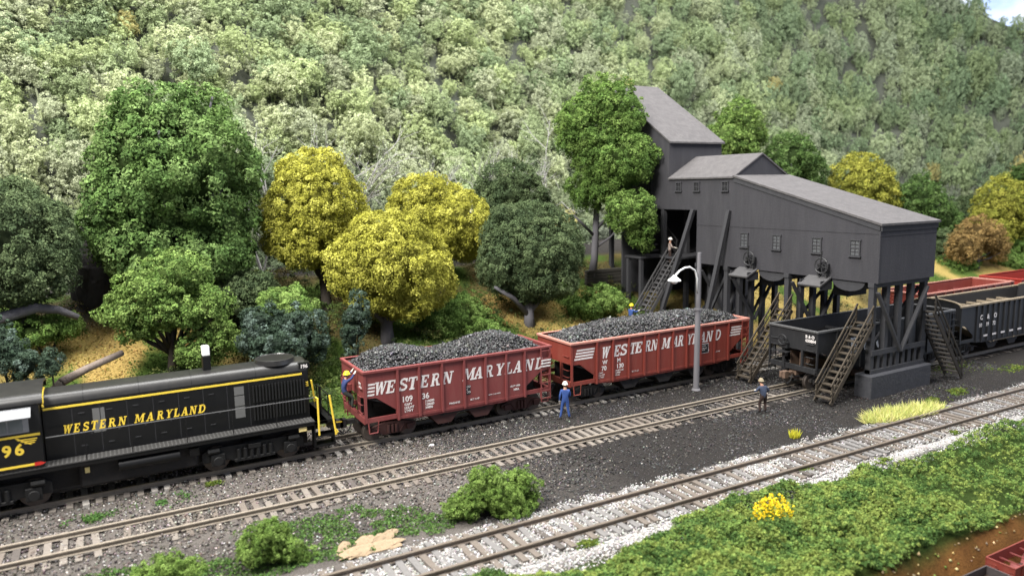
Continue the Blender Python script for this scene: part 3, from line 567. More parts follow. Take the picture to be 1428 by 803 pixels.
# black empty hopper under the loader
a3 = math.atan(-.0111)
h3 = hopper('black empty hopper car standing under the coal tipple', 32.78, float(yB(32.78)), a3, 12.4, 3.36, [1.55+1.03*k for k in range(10)], M_blk, M_blk, M_rust, T_blk, 3, rimcol=M_blkrim)
text('B & O\n620804', .22, (-.03, -.85, 2.95), M_white, h3, rot=(math.pi/2, 0, -math.pi/2), bold=.008)
letters_mesh([('B', 2.95, .62, 1.9), ('&', 4.05, .55, 1.9), ('O', 5.2, .7, 1.9)], .85, -1.645, 0).build('lettering', mat('faded_white', (.42, .45, .50), .7, .2), h3)
h4 = hopper('black ribbed hopper car marked C&O with dusty tan inside at right edge', 45.95, float(yB(45.95)), a3, 12.6, 3.46, [1.75+.62*k for k in range(16)], M_blk, M_tanin, M_under, T_blk, 3, peaked=True, rimcol=M_tanin)
for i, c in enumerate('C&O'): text(c, .42, (2.0+.62*1.25*i, -1.64, 2.45), M_white, h4, bold=.012)
for i, c in enumerate(('10', '19', '72')): text(c, .34, (1.9+.62*1.25*i, -1.64, 1.98), M_white, h4, bold=.01)
b = MB()
for k in range(9): b.box(2.5+k*1.0, 2.95+k*1.0, -1.64, -1.646, 1.32, 1.44)
b.build('white_dashes', M_white, h4)
h5 = hopper('red empty hopper car on the rear track beyond the tipple', 50.6, YA, 0, 11.9, 3.2, [1.5+1.1*k for k in range(9)], M_red2, M_red1, M_under, T_blk, 3, rimcol=M_red2rim)
h6 = hopper('farthest bright red hopper car at the right edge of the rear track', 63.7, YA, 0, 11.9, 3.25, [1.5+1.1*k for k in range(9)], mat('bright_red', (.30, .032, .022), .5, .15), M_red2, M_under, T_blk, 3)

def coal_load(label, x0, x1, ztop, humps, seed):
    rng = np.random.default_rng(seed); hw = 1.44
    def zc(x, y):
        u = np.clip(np.minimum(x-x0, x1-x)/.9, 0, 1); v = np.clip((hw-np.abs(y))/.9, 0, 1); e = u*(2-u)*v*(2-v)
        h = sum(a*np.exp(-((x-c)/w)**2) for c, w, a in humps)
        return ztop-.16+e*(.10+h)+.05*noise2(x, y, 1.4, seed)
    xs = np.arange(x0, x1+.01, .25); ys = np.linspace(-hw, hw, 14); X, Y = np.meshgrid(xs, ys, indexing='ij'); V = np.stack([X.ravel(), Y.ravel()+YA, zc(X.ravel(), Y.ravel())-.05], 1); ny = len(ys)
    F = [(i*ny+j, (i+1)*ny+j, (i+1)*ny+j+1, i*ny+j+1) for i in range(len(xs)-1) for j in range(ny-1)]
    n = int((x1-x0)*1050); x = rng.uniform(x0, x1, n); y = rng.uniform(-hw, hw, n); P = np.stack([x, y+YA, zc(x, y)+rng.uniform(-.03, .05, n)], 1)
    o = bulk('coal_load', stones(P, np.where(rng.random(n) < .05, rng.uniform(.18, .27, n), rng.uniform(.06, .16, n)), rng), 6, pal(rng, n, [(.012, .012, .013), (.02, .02, .021), (.009, .009, .01), (.016, .016, .017), (.03, .03, .03), (.025, .025, .026), (.11, .11, .11)], .3), cmat('coal_lumps', .30, .6), None, (V, F, np.full((len(V), 3), .015)))  # the few pale lumps are painted glints, sparkle put into the palette
    tag(o, label, 'coal', 'coal loads', 'stuff')
coal_load('heaped black coal in the hopper car next to the locomotive', 9.72, 19.08, 3.36, [(11.6, 2.0, .62), (16.7, 2.0, .72)], 21)
coal_load('long heap of black coal in the hopper car behind the lamp post', 20.55, 33.0, 3.30, [(24.0, 3.0, .55), (29.5, 3.5, .60)], 22)

# ------------------------------------------------------------------ locomotive
def locomotive():
    t = thing('diesel_locomotive', (0, YA, 0), 'black diesel switcher locomotive with yellow lettering and white topped stack', 'locomotive')
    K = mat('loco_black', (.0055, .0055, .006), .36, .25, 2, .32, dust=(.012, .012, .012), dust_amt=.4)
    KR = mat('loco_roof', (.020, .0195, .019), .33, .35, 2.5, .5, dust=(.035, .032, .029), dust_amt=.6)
    G = mat('walkway_grey', (.028, .027, .026), .7, .2, 5, .3); GP = mat('vent_grey', (.12, .12, .115), .6, .15, 6); LG = mat('awning_grey', (.20, .205, .215), .5, .1, 4); GL = mat('cab_glass', (.10, .115, .13), .15, .1, 3, .6)
    Y = M_yellow
    # frame
    MB().box(-8.4, 8.0, -1.50, 1.50, 1.40, 1.56).build('frame', K, t, bevel=.02)
    MB().box(-8.2, 7.45, -1.52, 1.52, 1.562, 1.60).build('walkway', G, t)
    w = MB()
    for k in range(110): w.box(-8+.14*k, -7.95+.14*k, -1.5, -.86, 1.60, 1.612)
    w.build('walkway_tread', mat('tread_grey', (.055, .054, .052), .7, .2, 5), t)
    MB().box(-8.0, 7.6, -.5, .5, 1.0, 1.40).build('centre_sill', M_under, t)
    # long hood
    def hood_prof(hw, zt, r):
        p = [(-hw, 1.6), (-hw, zt-r)]+[(-hw+r*.85*(1-math.cos(a)), zt-r+r*math.sin(a)) for a in np.linspace(.15, math.pi/2, 7)]+[(0, zt+.06)]
        return p+[(-a, b) for a, b in reversed(p[:-1])]
    pr = hood_prof(.83, 4.02, .40)
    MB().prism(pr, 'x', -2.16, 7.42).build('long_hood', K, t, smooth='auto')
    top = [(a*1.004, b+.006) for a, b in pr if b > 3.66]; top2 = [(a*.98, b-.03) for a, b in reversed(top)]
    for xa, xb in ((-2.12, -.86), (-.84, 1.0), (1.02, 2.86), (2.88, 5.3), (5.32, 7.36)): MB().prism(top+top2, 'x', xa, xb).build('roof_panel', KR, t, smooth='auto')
    MB().prism(hood_prof(.83, 4.02, .40), 'x', -8.0, -5.02).build('short_hood', K, t, smooth='auto')
    MB().box(-2.14, 7.16, -.845, -.83, 3.50, 3.575).build('yellow_stripe', Y, t); MB().box(-2.14, 7.16, .83, .845, 3.50, 3.575).build('yellow_stripe', Y, t)
    hoop = [(-2.17+.004, a*1.012, b+.012) for a, b in pr if b > 3.50]; MB().tube([(-2.13, a*1.01, b+.01) for a, b in pr if b > 3.45], .045, 6).build('yellow_hoop', Y, t)
    # doors and seams along the hood
    for x in (-1.25, -.35, .55, 1.45, 2.35, 3.25, 4.15, 5.0): MB().box(x-.012, x+.012, -.838, -.83, 1.66, 3.48).build('door_seam', mat('seam_black', (.03, .03, .032), .5), t)
    h = MB()
    for i, x in enumerate((-.95, -.05, .85, 1.75, 2.65, 3.55)):
        for z in (1.95, 3.2): h.box(x-.10, x+.10, -.855, -.83, z, z+.035)
        h.cyl((x+.28, -.86, 2.4), (x+.28, -.83, 2.4), .03, n=6)
    h.build('door_latches', mat('seam_black', (.03, .03, .032), .5), t)
    for x0, x1, z0, z1 in ((-.60, -.20, 2.40, 3.32), (4.42, 4.80, 3.02, 3.36), (4.42, 4.80, 2.56, 2.98), (4.42, 4.80, 2.06, 2.52)): MB().box(x0, x1, -.838, -.83, z0, z1).build('vent_panel', GP, t)
    lf = MB().box(5.02, 7.30, -.85, -.83, 1.78, 3.40).build('radiator_frame', K, t); lv = MB()
    for k in range(17): lv.box(5.12+k*.128, 5.175+k*.128, -.93, -.851, 1.86, 2.52); lv.box(5.12+k*.128, 5.175+k*.128, -.93, -.851, 2.62, 3.32)
    lv.build('radiator_louvers', mat('louver_black', (.009, .009, .0095), .4, .2, 4, .5), lf)
    LV = letters_mesh([(c, x, w, 2.52) for c, x, w in [('W', -1.43, .29), ('E', -1.13, .19), ('S', -.84, .19), ('T', -.57, .22), ('E', -.29, .20), ('R', .03, .25), ('N', .36, .26), ('M', .95, .33), ('A', 1.32, .27), ('R', 1.68, .24), ('Y', 1.98, .23), ('L', 2.26, .20), ('A', 2.55, .27), ('N', 2.85, .25), ('D', 3.18, .26)]], .33, -.836, .2)
    LV.build('lettering', Y, t)
    # stack, fan, number board
    s = MB().box(3.40, 3.70, -.2, .2, 4.0, 4.66).build('exhaust_stack', K, t, bevel=.02); MB().box(3.41, 3.69, -.19, .19, 4.66, 5.04).build('stack_cap', mat('stack_white', (.8, .79, .76), .5, .05), s, bevel=.02)
    f = MB().cyl((6.25, 0, 4.0), (6.25, 0, 4.17), .82, .80, 36).build('radiator_fan', KR, t, smooth='auto'); g = MB()
    for k in range(-9, 10):
        hw = math.sqrt(max(0, .76**2-(k*.08)**2)); g.box(6.25+k*.08-.018, 6.25+k*.08+.018, -hw, hw, 4.17, 4.20)
    g.tube([(6.25+.77*math.cos(a), .77*math.sin(a), 4.185) for a in np.linspace(0, 2*math.pi, 33)], .035, 5); g.build('fan_grille', KR, f)
    nb = MB().box(7.06, 7.52, -.82, -.40, 3.72, 4.0).build('number_board', K, t); text('196', .19, (7.525, -.78, 3.79), M_white, nb, 'number', .006, (math.pi/2, 0, math.pi/2)); text('196', .21, (7.12, -.826, 3.78), M_white, nb, 'number', .008)
    MB().cyl((7.42, 0, 3.55), (7.50, 0, 3.55), .17, n=16).build('headlight', LG, t)
    for k in range(3): MB().box(7.42, 7.432, -.80+.03*k, -.45+.05*k, 2.98+.08*k, 3.01+.08*k).build('end_chevron', Y, t); MB().box(7.20+.03*k, 7.42, -.842, -.832, 2.98+.08*k, 3.01+.08*k).build('end_chevron', Y, t)
    # cab
    def cab_prof(hw): 
        p = [(-hw, 1.6), (-hw, 3.95)]+[(-hw+.42*(1-math.cos(a)), 3.95+.32*math.sin(a)) for a in np.linspace(.2, math.pi/2, 6)]+[(0, 4.42)]
        return p+[(-a, b) for a, b in reversed(p[:-1])]
    cp = cab_prof(1.48); MB().prism(cp, 'x', -5.0, -2.2).build('cab', K, t, smooth='auto')
    ct = [(a*1.012, b+.012) for a, b in cp if b > 3.9]; MB().prism(ct+[(a*.96, b-.05) for a, b in reversed(ct)], 'x', -5.12, -2.08).build('cab_roof', KR, t, smooth='auto')
    wf = MB().box(-4.55, -2.55, -1.50, -1.475, 2.98, 3.66).build('cab_window', LG, t)
    for x0, x1 in ((-4.48, -3.85), (-3.8, -3.2), (-3.15, -2.72)): MB().box(x0, x1, -1.506, -1.50, 3.04, 3.6).build('pane', GL, wf)
    MB().prism([(-1.48, 3.86), (-1.48, 3.80), (-1.86, 3.56), (-1.88, 3.60)], 'x', -4.7, -2.44).build('window_awning', LG, t)
    MB().box(-5.0, -2.24, -1.492, -1.478, 2.82, 2.90).build('yellow_stripe', Y, t); MB().box(-5.0, -2.35, -1.492, -1.478, 1.74, 1.82).build('yellow_stripe', Y, t)
    MB().prism([(-2.5, 1.72), (-2.3, 1.72), (-2.16, 1.78), (-2.3, 1.84), (-2.5, 1.84)], 'y', -1.49, -1.498).build('red_tip', mat('signal_red', (.5, .03, .02), .5, .1), t)
    e = MB()
    for k in range(3): e.prism([(-2.95+.10*k, 2.74-.07*k), (-2.35-.04*k, 2.74-.07*k), (-2.33-.04*k, 2.70-.07*k), (-2.9+.10*k, 2.70-.07*k)], 'y', -1.482, -1.49)
    e.prism([(-3.0, 2.8), (-2.93, 2.8), (-2.5, 2.52), (-2.57, 2.52)], 'y', -1.482, -1.493); e.build('wing_emblem', Y, t)
    text('196', .56, (-3.77, -1.484, 2.20), Y, t, 'road_number', .018, spacing=1.3)
    # rails, steps, platform
    K2 = K
    for s in (-1, 1):
        MB().tube([(-2.1, s*1.46, 2.66), (7.5, s*1.46, 2.60)], .022, 6).build('handrail', mat('rail_grey', (.07, .07, .07), .4, .1, 5, .5), t)
        for x in (-.9, .6, 2.5, 4.2, 5.9): MB().cyl((x, s*1.46, 1.58), (x, s*1.46, 2.63), .02, n=6).build('stanchion', K, t)
        MB().box(7.45, 8.25, s*1.50, s*.95, .42, .50).build('step', K, t); MB().box(7.45, 8.25, s*1.46, s*.95, .85, .92).build('step', K, t); MB().box(7.42, 7.46, s*1.5, s*.95, .42, 1.5).build('step_side', K, t); MB().box(8.24, 8.28, s*1.5, s*.95, .42, 1.5).build('step_side', K, t)
        MB().tube([(7.60, s*1.53, .95), (7.60, s*1.53, 2.55), (7.52, s*1.50, 2.62)], .042, 6).build('yellow_grab_rail', Y, t)
        MB().tube([(8.32, s*1.50, .85), (8.12, s*1.48, 2.6)], .042, 6).build('yellow_grab_rail', Y, t); MB().tube([(8.30, s*1.50, .86), (8.42, s*1.46, .95), (8.42, s*.9, 1.0)], .03, 6).build('yellow_grab_rail', Y, t)
    MB().box(7.44, 8.30, -1.5, 1.5, 1.44, 1.56).build('end_platform', K, t); MB().box(8.22, 8.34, -1.5, 1.5, .95, 1.56).build('pilot', K, t, bevel=.02)
    r = MB(); r.tube([(8.2, -.9, 1.5), (8.2, -.9, 2.5), (8.2, .9, 2.5), (8.2, .9, 1.5)], .03, 6); r.tube([(8.0, -.35, 1.5), (8.0, -.35, 2.75)], .06, 6); r.build('end_rail', K, t)
    MB().tube([(8.32, -1.0, 1.3), (8.55, -.8, 1.15), (8.9, -.4, 1.0)], .03, 6).build('uncoupling_lever', Y, t)
    coupler(t, 8.34, 1, M_under)
    # tanks and trucks
    MB().box(-7.6, 7.3, -.62, .62, .42, 1.38).build('traction_gear', M_under, t)
    MB().box(-1.2, 2.9, -1.15, 1.15, .45, 1.38).build('fuel_tank', M_under, t, bevel=.08); MB().cyl((.1, -1.32, 1.12), (2.2, -1.32, 1.12), .2, n=16).build('air_reservoir', K, t, smooth='auto')
    MB().box(2.55, 2.9, -1.42, -1.2, 1.0, 1.3).build('battery_box', K, t)
    MB().box(6.78, 7.1, -1.46, -1.42, 1.22, 1.40).build('yellow_plate', mat('plate_cream', (.75, .6, .25), .6, .1), t); MB().box(-1.0, -.85, -1.3, -1.2, 1.05, 1.25).build('yellow_plate', mat('plate_cream', (.75, .6, .25), .6, .1), t)
    for cx in (5.0, -4.05):
        f = MB()
        for s in (-1, 1):
            y = s*1.16
            f.prism([(-2.0, .92), (-1.75, 1.08), (1.75, 1.08), (2.0, .92), (2.0, .52), (1.0, .52), (.75, .40), (-.75, .40), (-1.0, .52), (-2.0, .52)], 'y', y-.06, y+.06)
            for sx in (-1, 1): f.box(sx*1.42-.26, sx*1.42+.26, y+s*.06, y+s*.2, .38, .86); f.cyl((sx*1.42, y+s*.2, .58), (sx*1.42, y+s*.27, .58), .19, n=14); f.cyl((sx*1.8, y+s*.14, 1.0), (sx*1.35, y+s*.14, 1.0), .12, n=10)
            for k in range(6): f.cyl((-.62+.25*k, y+s*.1, .5), (-.62+.25*k, y+s*.1, .92), .09, n=8)
            f.box(-.8, .8, y+s*.04, y+s*.16, .40, .52); f.box(-.25, .25, y+s*.06, y+s*.2, .86, 1.05)
        f.box(-.4, .4, -1.1, 1.1, .6, 1.1); tr = f.build('truck', mat('loco_truck', (.008, .008, .008), .6, .3, 4, .35, dust=(.016, .015, .014), dust_amt=.5), t, bevel=.015); tr.location = (cx, 0, 0)
        for s in (-1, 1):
            MB().cyl((0, -.80, 0), (0, -.66, 0), .52, n=22).cyl((0, .66, 0), (0, .80, 0), .52, n=22).cyl((0, -.66, 0), (0, .66, 0), .09, n=8).build('wheelset', M_steel, tr).location = (s*1.42, 0, .52)
locomotive()

# ------------------------------------------------------------------ coal tipple
M_tip = mat('tipple_boards', (.044, .043, .048), .8, .30, .9, .2, bump=.25, bscale=9, dust=(.066, .064, .068), dust_amt=.55, streak=True)
M_tipend = M_tip
M_roof = mat('tipple_roofing', (.088, .083, .084), .85, .35, 1.6, .2, bump=.5, bscale=14, dust=(.135, .127, .124), dust_amt=.7)
M_post = mat('tipple_timber', (.050, .050, .054), .85, .25, 3, .15, bump=.3, bscale=18, streak=True)
M_brown = mat('stair_timber', (.055, .045, .034), .85, .4, 5, .15, bump=.3, bscale=20, dust=(.13, .108, .08), dust_amt=.6)
M_conc = mat('pier_concrete', (.052, .053, .060), .9, .3, 2.5, .15, bump=.5, bscale=10, dust=(.085, .085, .085), dust_amt=.5)
X0, X1, TZ = 35.3, 40.3, 5.9
def tipple():
    t = thing('coal_tipple', (X0, 23.4, -.2), 'dark grey stepped coal tipple straddling the tracks on timber legs', 'coal tipple')
    def P(b, name, m, par=t, **k):
        b.v = [(x-X0, y-23.4, z+.2) for x, y, z in b.v]; return b.build(name, m, par, **k)
    ya, yb, yc, yd = 23.4, 33.5, 39.5, 46.6
    # long walls, one outline each with the stepped underside
    out = [(ya, TZ), (ya, 8.95), (yb, 11.62), (yb, 11.60), (yc, 11.60), (yc, 14.15), (yd, 18.75), (yd, 9.46), (36.7, 9.46), (36.7, TZ)]
    P(MB().prism(out, 'x', X0, X0+.15), 'side_wall', M_tip); P(MB().prism(out, 'x', X1-.15, X1), 'side_wall', M_tip)
    P(MB().box(X0+.15, X1-.15, ya, ya+.15, TZ, 8.93), 'end_wall', M_tip); P(MB().prism([(X0+.15, 11.3), (X1-.15, 11.3), (X1-.15, 11.62), ((X0+X1)/2, 13.05), (X0+.15, 11.62)], 'y', yb+.02, yb+.15), 'gable_wall', M_tip)
    P(MB().box(X0+.15, X1-.15, yc, yc+.15, 9.5, 14.1), 'tower_wall', M_tip); P(MB().box(X0+.15, X1-.15, yd-.15, yd, 9.5, 18.7), 'rear_wall', M_tip)
    P(MB().box(X0+.15, X1-.15, ya+.15, 36.7, TZ+.02, TZ+.14), 'floor', M_post); P(MB().box(X0+.15, X1-.15, 36.7, yd-.15, 9.48, 9.6), 'upper_floor', M_post); P(MB().box(X0+.15, X1-.15, 36.55, 36.7, TZ+.14, 9.6), 'inner_wall', M_tip)
    # roofs
    def roof(pts, th, name):
        pts = [np.array(p, float) for p in pts]; v = [tuple(p) for p in pts]+[tuple(p-np.array([0, 0, th])) for p in pts]; n = len(pts)
        return P(MB().add(v, [tuple(range(n)), tuple(reversed(range(n, 2*n)))]+[(k, n+k, n+(k+1) % n, (k+1) % n) for k in range(n)]), name, M_roof)
    o = .12
    r1 = roof([(X0-o, ya-.14, 9.03), (X1+o, ya-.14, 9.03), (X1+o, yb+.01, 11.72), (X0-o, yb+.01, 11.72)], .12, 'lower_roof')
    xm = (X0+X1)/2
    r2 = roof([(X0-o, yb-.05, 11.62), (xm, yb-.05, 13.12), (xm, yc, 13.12), (X0-o, yc, 11.62)], .1, 'gable_roof'); roof([(X1+o, yc, 11.62), (xm, yc, 13.12), (xm, yb-.05, 13.12), (X1+o, yb-.05, 11.62)], .1, 'gable_roof')
    r3 = roof([(X0-o, yc-.2, 14.14), (X1+o, yc-.2, 14.14), (X1+o, yd+.1, 18.94), (X0-o, yd+.1, 18.94)], .12, 'tower_roof')
    # trims
    P(MB().prism([(ya-.12, 8.93-.30), (ya-.12, 8.91), (yb, 11.60), (yb, 11.30)], 'x', X0-.05, X0-.005), 'fascia_board', M_post); P(MB().box(X0-.05, X1+.05, ya-.05, ya-.005, 8.62, 8.90), 'fascia_board', M_post)
    P(MB().box(X0-.02, X0-.004, ya, 36.7, 8.47, 8.53), 'seam_batten', M_tip); P(MB().box(X0-.02, X1, ya-.02, ya-.004, 8.36, 8.42), 'seam_batten', M_tip); P(MB().box(X0-.03, X0+.06, ya-.03, ya+.06, TZ, 8.6), 'corner_board', M_tip)
    # windows
    def win(y, z, w, h, panes=True):
        f = MB(); f.box(X0-.07, X0-.002, y-w/2-.07, y-w/2, z-h/2-.04, z+h/2+.06); f.box(X0-.07, X0-.002, y+w/2, y+w/2+.07, z-h/2-.04, z+h/2+.06); f.box(X0-.08, X0-.002, y-w/2-.1, y+w/2+.1, z+h/2, z+h/2+.08); f.box(X0-.05, X0-.002, y-.02, y+.02, z-h/2, z+h/2); f.box(X0-.055, X0-.002, y-w/2, y+w/2, z-.03, z+.03); f.box(X0-.05, X0-.002, y-w/2, y+w/2, z+h/4-.015, z+h/4+.015); f.box(X0-.05, X0-.002, y-w/2, y+w/2, z-h/4-.015, z-h/4+.015)
        o_ = P(f, 'window', M_post); P(MB().box(X0-.12, X0-.002, y-w/2-.12, y+w/2+.12, z-h/2-.1, z-h/2-.02), 'sill', M_post, o_)
        for (a, b_) in ((y-w/2, y-.02), (y+.02, y+w/2)):
            for (c, d) in ((z-h/2, z-.03), (z+.03, z+h/2)): P(MB().box(X0-.02, X0-.003, a, b_, c, d), 'pane', mat('old_glass', (.10, .104, .11), .2, .6, 8, .6) if z < 9 else mat('dark_glass', (.02, .02, .022), .3, .3), o_)
    for y in (32.5, 30.0, 27.2, 24.8): win(y, 7.68, .50, .78)
    for y in (38.5, 36.75, 34.2): win(y, 11.02, .42, .5)
    win(41.6, 11.0, .5, .7)
    # trestle bents
    posts_x = [35.45, 36.57, 37.68, 38.75, 39.95]
    P(MB().box(34.95, 40.35, 23.25, 24.25, -.3, 1.0), 'pier', M_conc, bevel=.05)
    def bent(y, z0, dense, names='bent_post', zt=TZ):
        for i, x in enumerate(posts_x): P(MB().box(x-.15, x+.15, y-.15, y+.15, z0, zt-.25), names, M_post)
        P(MB().box(35.25, 40.2, y-.17, y+.17, zt-.25, zt), 'cap_beam', M_post)
        if dense:
            P(MB().box(35.3, 40.1, y-.2, y+.2, z0, z0+.22), 'sill_beam', M_post); P(MB().box(35.3, 40.1, y-.22, y-.155, 2.0, 2.28), 'girt', M_post)
            for k in range(4): 
                for x in (posts_x[k]+.55,): P(MB().box(x-.11, x+.11, y-.15, y+.12, z0+.22, 2.0), 'short_post', M_post)
        P(MB().beam((35.5, y-.24, zt-.5), (37.75, y-.24, 2.0 if dense else 2.2), .2, .12), 'brace', M_post); P(MB().beam((39.9, y-.26, zt-.5), (37.75, y-.26, 2.0 if dense else 2.2), .2, .12), 'brace', M_post)
        P(MB().beam((35.5, y+.24, 2.2), (39.9, y+.24, zt-.6), .18, .12), 'brace', M_post)
    bent(23.75, 1.0, True); bent(29.2, -.3, False); bent(34.0, -.3, False); bent(36.6, .3, False)
    for y in (40.2, 43.2, 46.3):
        for x in (35.5, 37.7, 39.9): P(MB().box(x-.15, x+.15, y-.15, y+.15, 1.5, 9.48), 'rear_post', M_post)
    for x in (35.5, 39.9):
        P(MB().beam((x, 34.1, 5.4), (x, 36.5, .8), .15, .15), 'long_brace', M_post)
    P(MB().box(35.3, 35.45, 34.2, 46, 1.4, 1.65), 'lower_girt', M_post); P(MB().box(35.3, 35.45, 34.2, 46, .9, 1.15), 'lower_girt', M_post)
    # two leaning props against the wall
    P(MB().beam((33.75, 38.7, 1.6), (X0-.1, 36.95, 9.5), .26, .26), 'leaning_prop', M_post); P(MB().beam((33.9, 34.9, .1), (X0-.1, 33.75, 9.5), .26, .26), 'leaning_prop', M_post)
    # loading chutes, hoods and hand wheels
    for yy in (31.7, 26.5):
        yt = yy-1.3; prof = [(yt-1.0, TZ)]+[(yt-1.0*math.cos(a), TZ-.55*math.sin(a)-.04) for a in np.linspace(0, math.pi, 12)]+[(yt+1.0, TZ)]
        P(MB().prism(prof, 'x', X0+.1, 38.6), 'loading_chute', M_post, smooth='auto'); P(MB().box(36.6, 38.2, yy-.5, yy+.5, TZ-1.1, TZ-.3), 'chute_gate', M_post)
        P(MB().prism([(X0-.02, TZ+.10), (X0-.02, TZ-.02), (X0-.95, TZ-.46), (X0-1.0, TZ-.34)], 'y', yy-.35, yy+1.15), 'chute_hood', mat('hood_grey', (.075, .073, .075), .8, .3, 3), bevel=.02)
        P(MB().box(X0-.85, X0+.1, yy-.30, yy-.24, TZ-.62, TZ-.1), 'hood_cheek', M_post); P(MB().box(X0-.85, X0+.1, yy+1.04, yy+1.10, TZ-.62, TZ-.1), 'hood_cheek', M_post)
        w = MB(); cx, cy, cz = X0-.35, yy+.1, 6.6
        w.tube([(cx, cy+.42*math.cos(a), cz+.42*math.sin(a)) for a in np.linspace(0, 2*math.pi, 21)], .04, 6)
        for a in (.3, 1.35, 2.4): w.beam((cx, cy-.42*math.cos(a), cz-.42*math.sin(a)), (cx, cy+.42*math.cos(a), cz+.42*math.sin(a)), .05, .05)
        w.cyl((X0, cy, cz), (cx-.05, cy, cz), .07, n=8); w.box(X0-.3, X0-.003, cy-.3, cy-.2, TZ+.1, cz+.1); w.box(X0-.3, X0-.003, cy+.2, cy+.3, TZ+.1, cz+.1); w.beam((cx-.1, cy, cz), (cx-.25, cy-.2, cz+.85), .05, .05)
        P(w, 'hand_wheel', mat('iron', (.03, .03, .032), .5, .3, 5, .5))
    # rear landing under the tower
    P(MB().box(35.0, 40.2, 38.3, 42.0, 6.02, 6.16), 'landing', M_post); P(MB().box(33.4, 35.0, 40.2, 42.0, 6.02, 6.16), 'landing', M_post)
    for x, y in ((33.6, 40.4), (33.6, 41.8), (36.5, 41.8)): P(MB().box(x-.12, x+.12, y-.12, y+.12, 1.5, 6.02), 'landing_post', M_post)
    for zz in (6.55, 6.95):
        P(MB().beam((33.5, 40.25, zz), (35.0, 40.25, zz), .07, .07), 'landing_rail', M_post)
    P(MB().box(33.6, 40.2, 42.5, 42.65, 2.2, 9.46), 'rear_bulkhead', M_post); P(MB().box(40.0, 40.15, 36.8, 42.4, 1.0, 9.46), 'side_bulkhead', M_post)
tipple()
def stairs(label, foot, top, width, m, n, rails=True, name='timber_staircase', axis='y'):
    t = thing(name, tuple(foot), label, 'staircase', 'timber stairs of the tipple'); d = np.array(top, float)-np.array(foot, float)
    side = np.array([0, 1.0, 0])*width/2
    for s in (-1, 1): MB().beam(side*s, d+side*s, .07, .24).build('stringer', m, t)
    run = d/np.linalg.norm(d[:2]); 
    me = MB().box(-.16, .16, -width/2+.02, width/2-.02, -.03, .03).mesh('tread'); me.materials.append(m)
    for k in range(n): link('tread', me, t, tuple(d*(k+.5)/n+np.array([0, 0, .12])))
    if rails:
        for s in (-1, 1):
            u = np.array([0, 0, .95]); q = MB().beam(side*s+u, d+side*s+u, .07, .09).build('handrail', m, t); MB().beam(side*s+u*.55, d+side*s+u*.55, .05, .06).build('mid_rail', m, t)
            for k in (.03, .5, .97): MB().beam(side*s+d*k, side*s+d*k+u, .07, .07).build('baluster', m, t)
    return t
stairs('brown wooden stairs in front of the black hopper car', (32.15, 24.05, -.15), (35.35, 24.05, 3.75), .95, M_brown, 13)
stairs('brown wooden stairs behind the black hopper car by the red one', (31.95, 29.25, -.15), (35.35, 29.25, 3.75), .95, M_brown, 13)
stairs('dark wooden stairs descending to the right of the pier', (43.1, 23.5, -.15), (39.9, 23.5, 4.0), .95, mat('stair_dark', (.04, .035, .03), .85, .3, 5, .15), 14)
stairs('long dark stairs climbing to the landing below the tower', (32.3, 39.0, 1.75), (35.6, 39.0, 6.1), 1.1, mat('stair_grey', (.075, .073, .074), .85, .3, 4), 15)
stairs('upper flight of dark stairs in the shade below the tower', (37.4, 41.3, 6.1), (34.4, 41.3, 9.2), .9, mat('stair_grey', (.075, .073, .074), .85, .3, 4), 9, rails=True)
# timber crib wall behind
w = thing('crib_wall', (33.4, 43.9, 3.2), 'dark stacked timber retaining wall beside the tipple tower', 'retaining wall')
for k in range(7):
    me = MB().box(-2.1, 2.2+.1*(k % 2), -.12+.02*(k % 3), .2, .26*k, .26*k+.235).build('timber', mat('crib_timber', (.062, .058, .050), .9, .4, 3, .1, bump=.4, bscale=12, dust=(.11, .10, .085), dust_amt=.5), w, bevel=.02)

# ------------------------------------------------------------------ lamp post
def lamp_post():
    x, y = 28.6, 29.56; t = thing('street_lamp', (x, y, -.22), 'grey lamp post with curved white arm standing before the second red hopper', 'street lamp')
    g = mat('pole_grey', (.155, .15, .16), .6, .2, 3, .3, streak=True); wv = mat('lamp_white', (.75, .75, .74), .45, .05)
    MB().cyl((0, 0, 0), (.04, 0, 4.6), .17, .145, 14).cyl((.04, 0, 4.6), (.07, 0, 7.72), .125, .105, 14).build('pole', g, t, smooth='auto'); MB().cyl((.035, 0, 4.52), (.036, 0, 4.62), .2, n=14).build('collar', g, t); MB().cyl((0, 0, 0), (0, 0, .1), .26, .2, 14).build('base_plate', g, t)
    pts = [(-.08, -.04, 5.55), (-.12, -.06, 6.3), (-.35, -.1, 6.78), (-.75, -.14, 6.98), (-1.15, -.18, 6.98), (-1.55, -.22, 6.85), (-1.85, -.25, 6.65)]
    MB().tube(pts, [.05, .05, .055, .055, .055, .055, .06], 8).build('arm', wv, t, smooth=True)
    h = MB(); prof = [(.06, .0), (.1, -.05), (.16, -.12), (.34, -.26), (.36, -.31)]; 
    for (r0, z0), (r1, z1) in zip(prof[:-1], prof[1:]): h.cyl((-1.95, -.26, 6.66+z0), (-1.95, -.26, 6.66+z1), r0, r1, 16)
    hd = h.build('lamp_shade', wv, t, smooth='auto'); MB().ell((-1.95, -.26, 6.33), (.19, .19, .16)).build('bulb', mat('bulb_white', (.8, .78, .78), .2, .03), hd, smooth=True)
lamp_post()

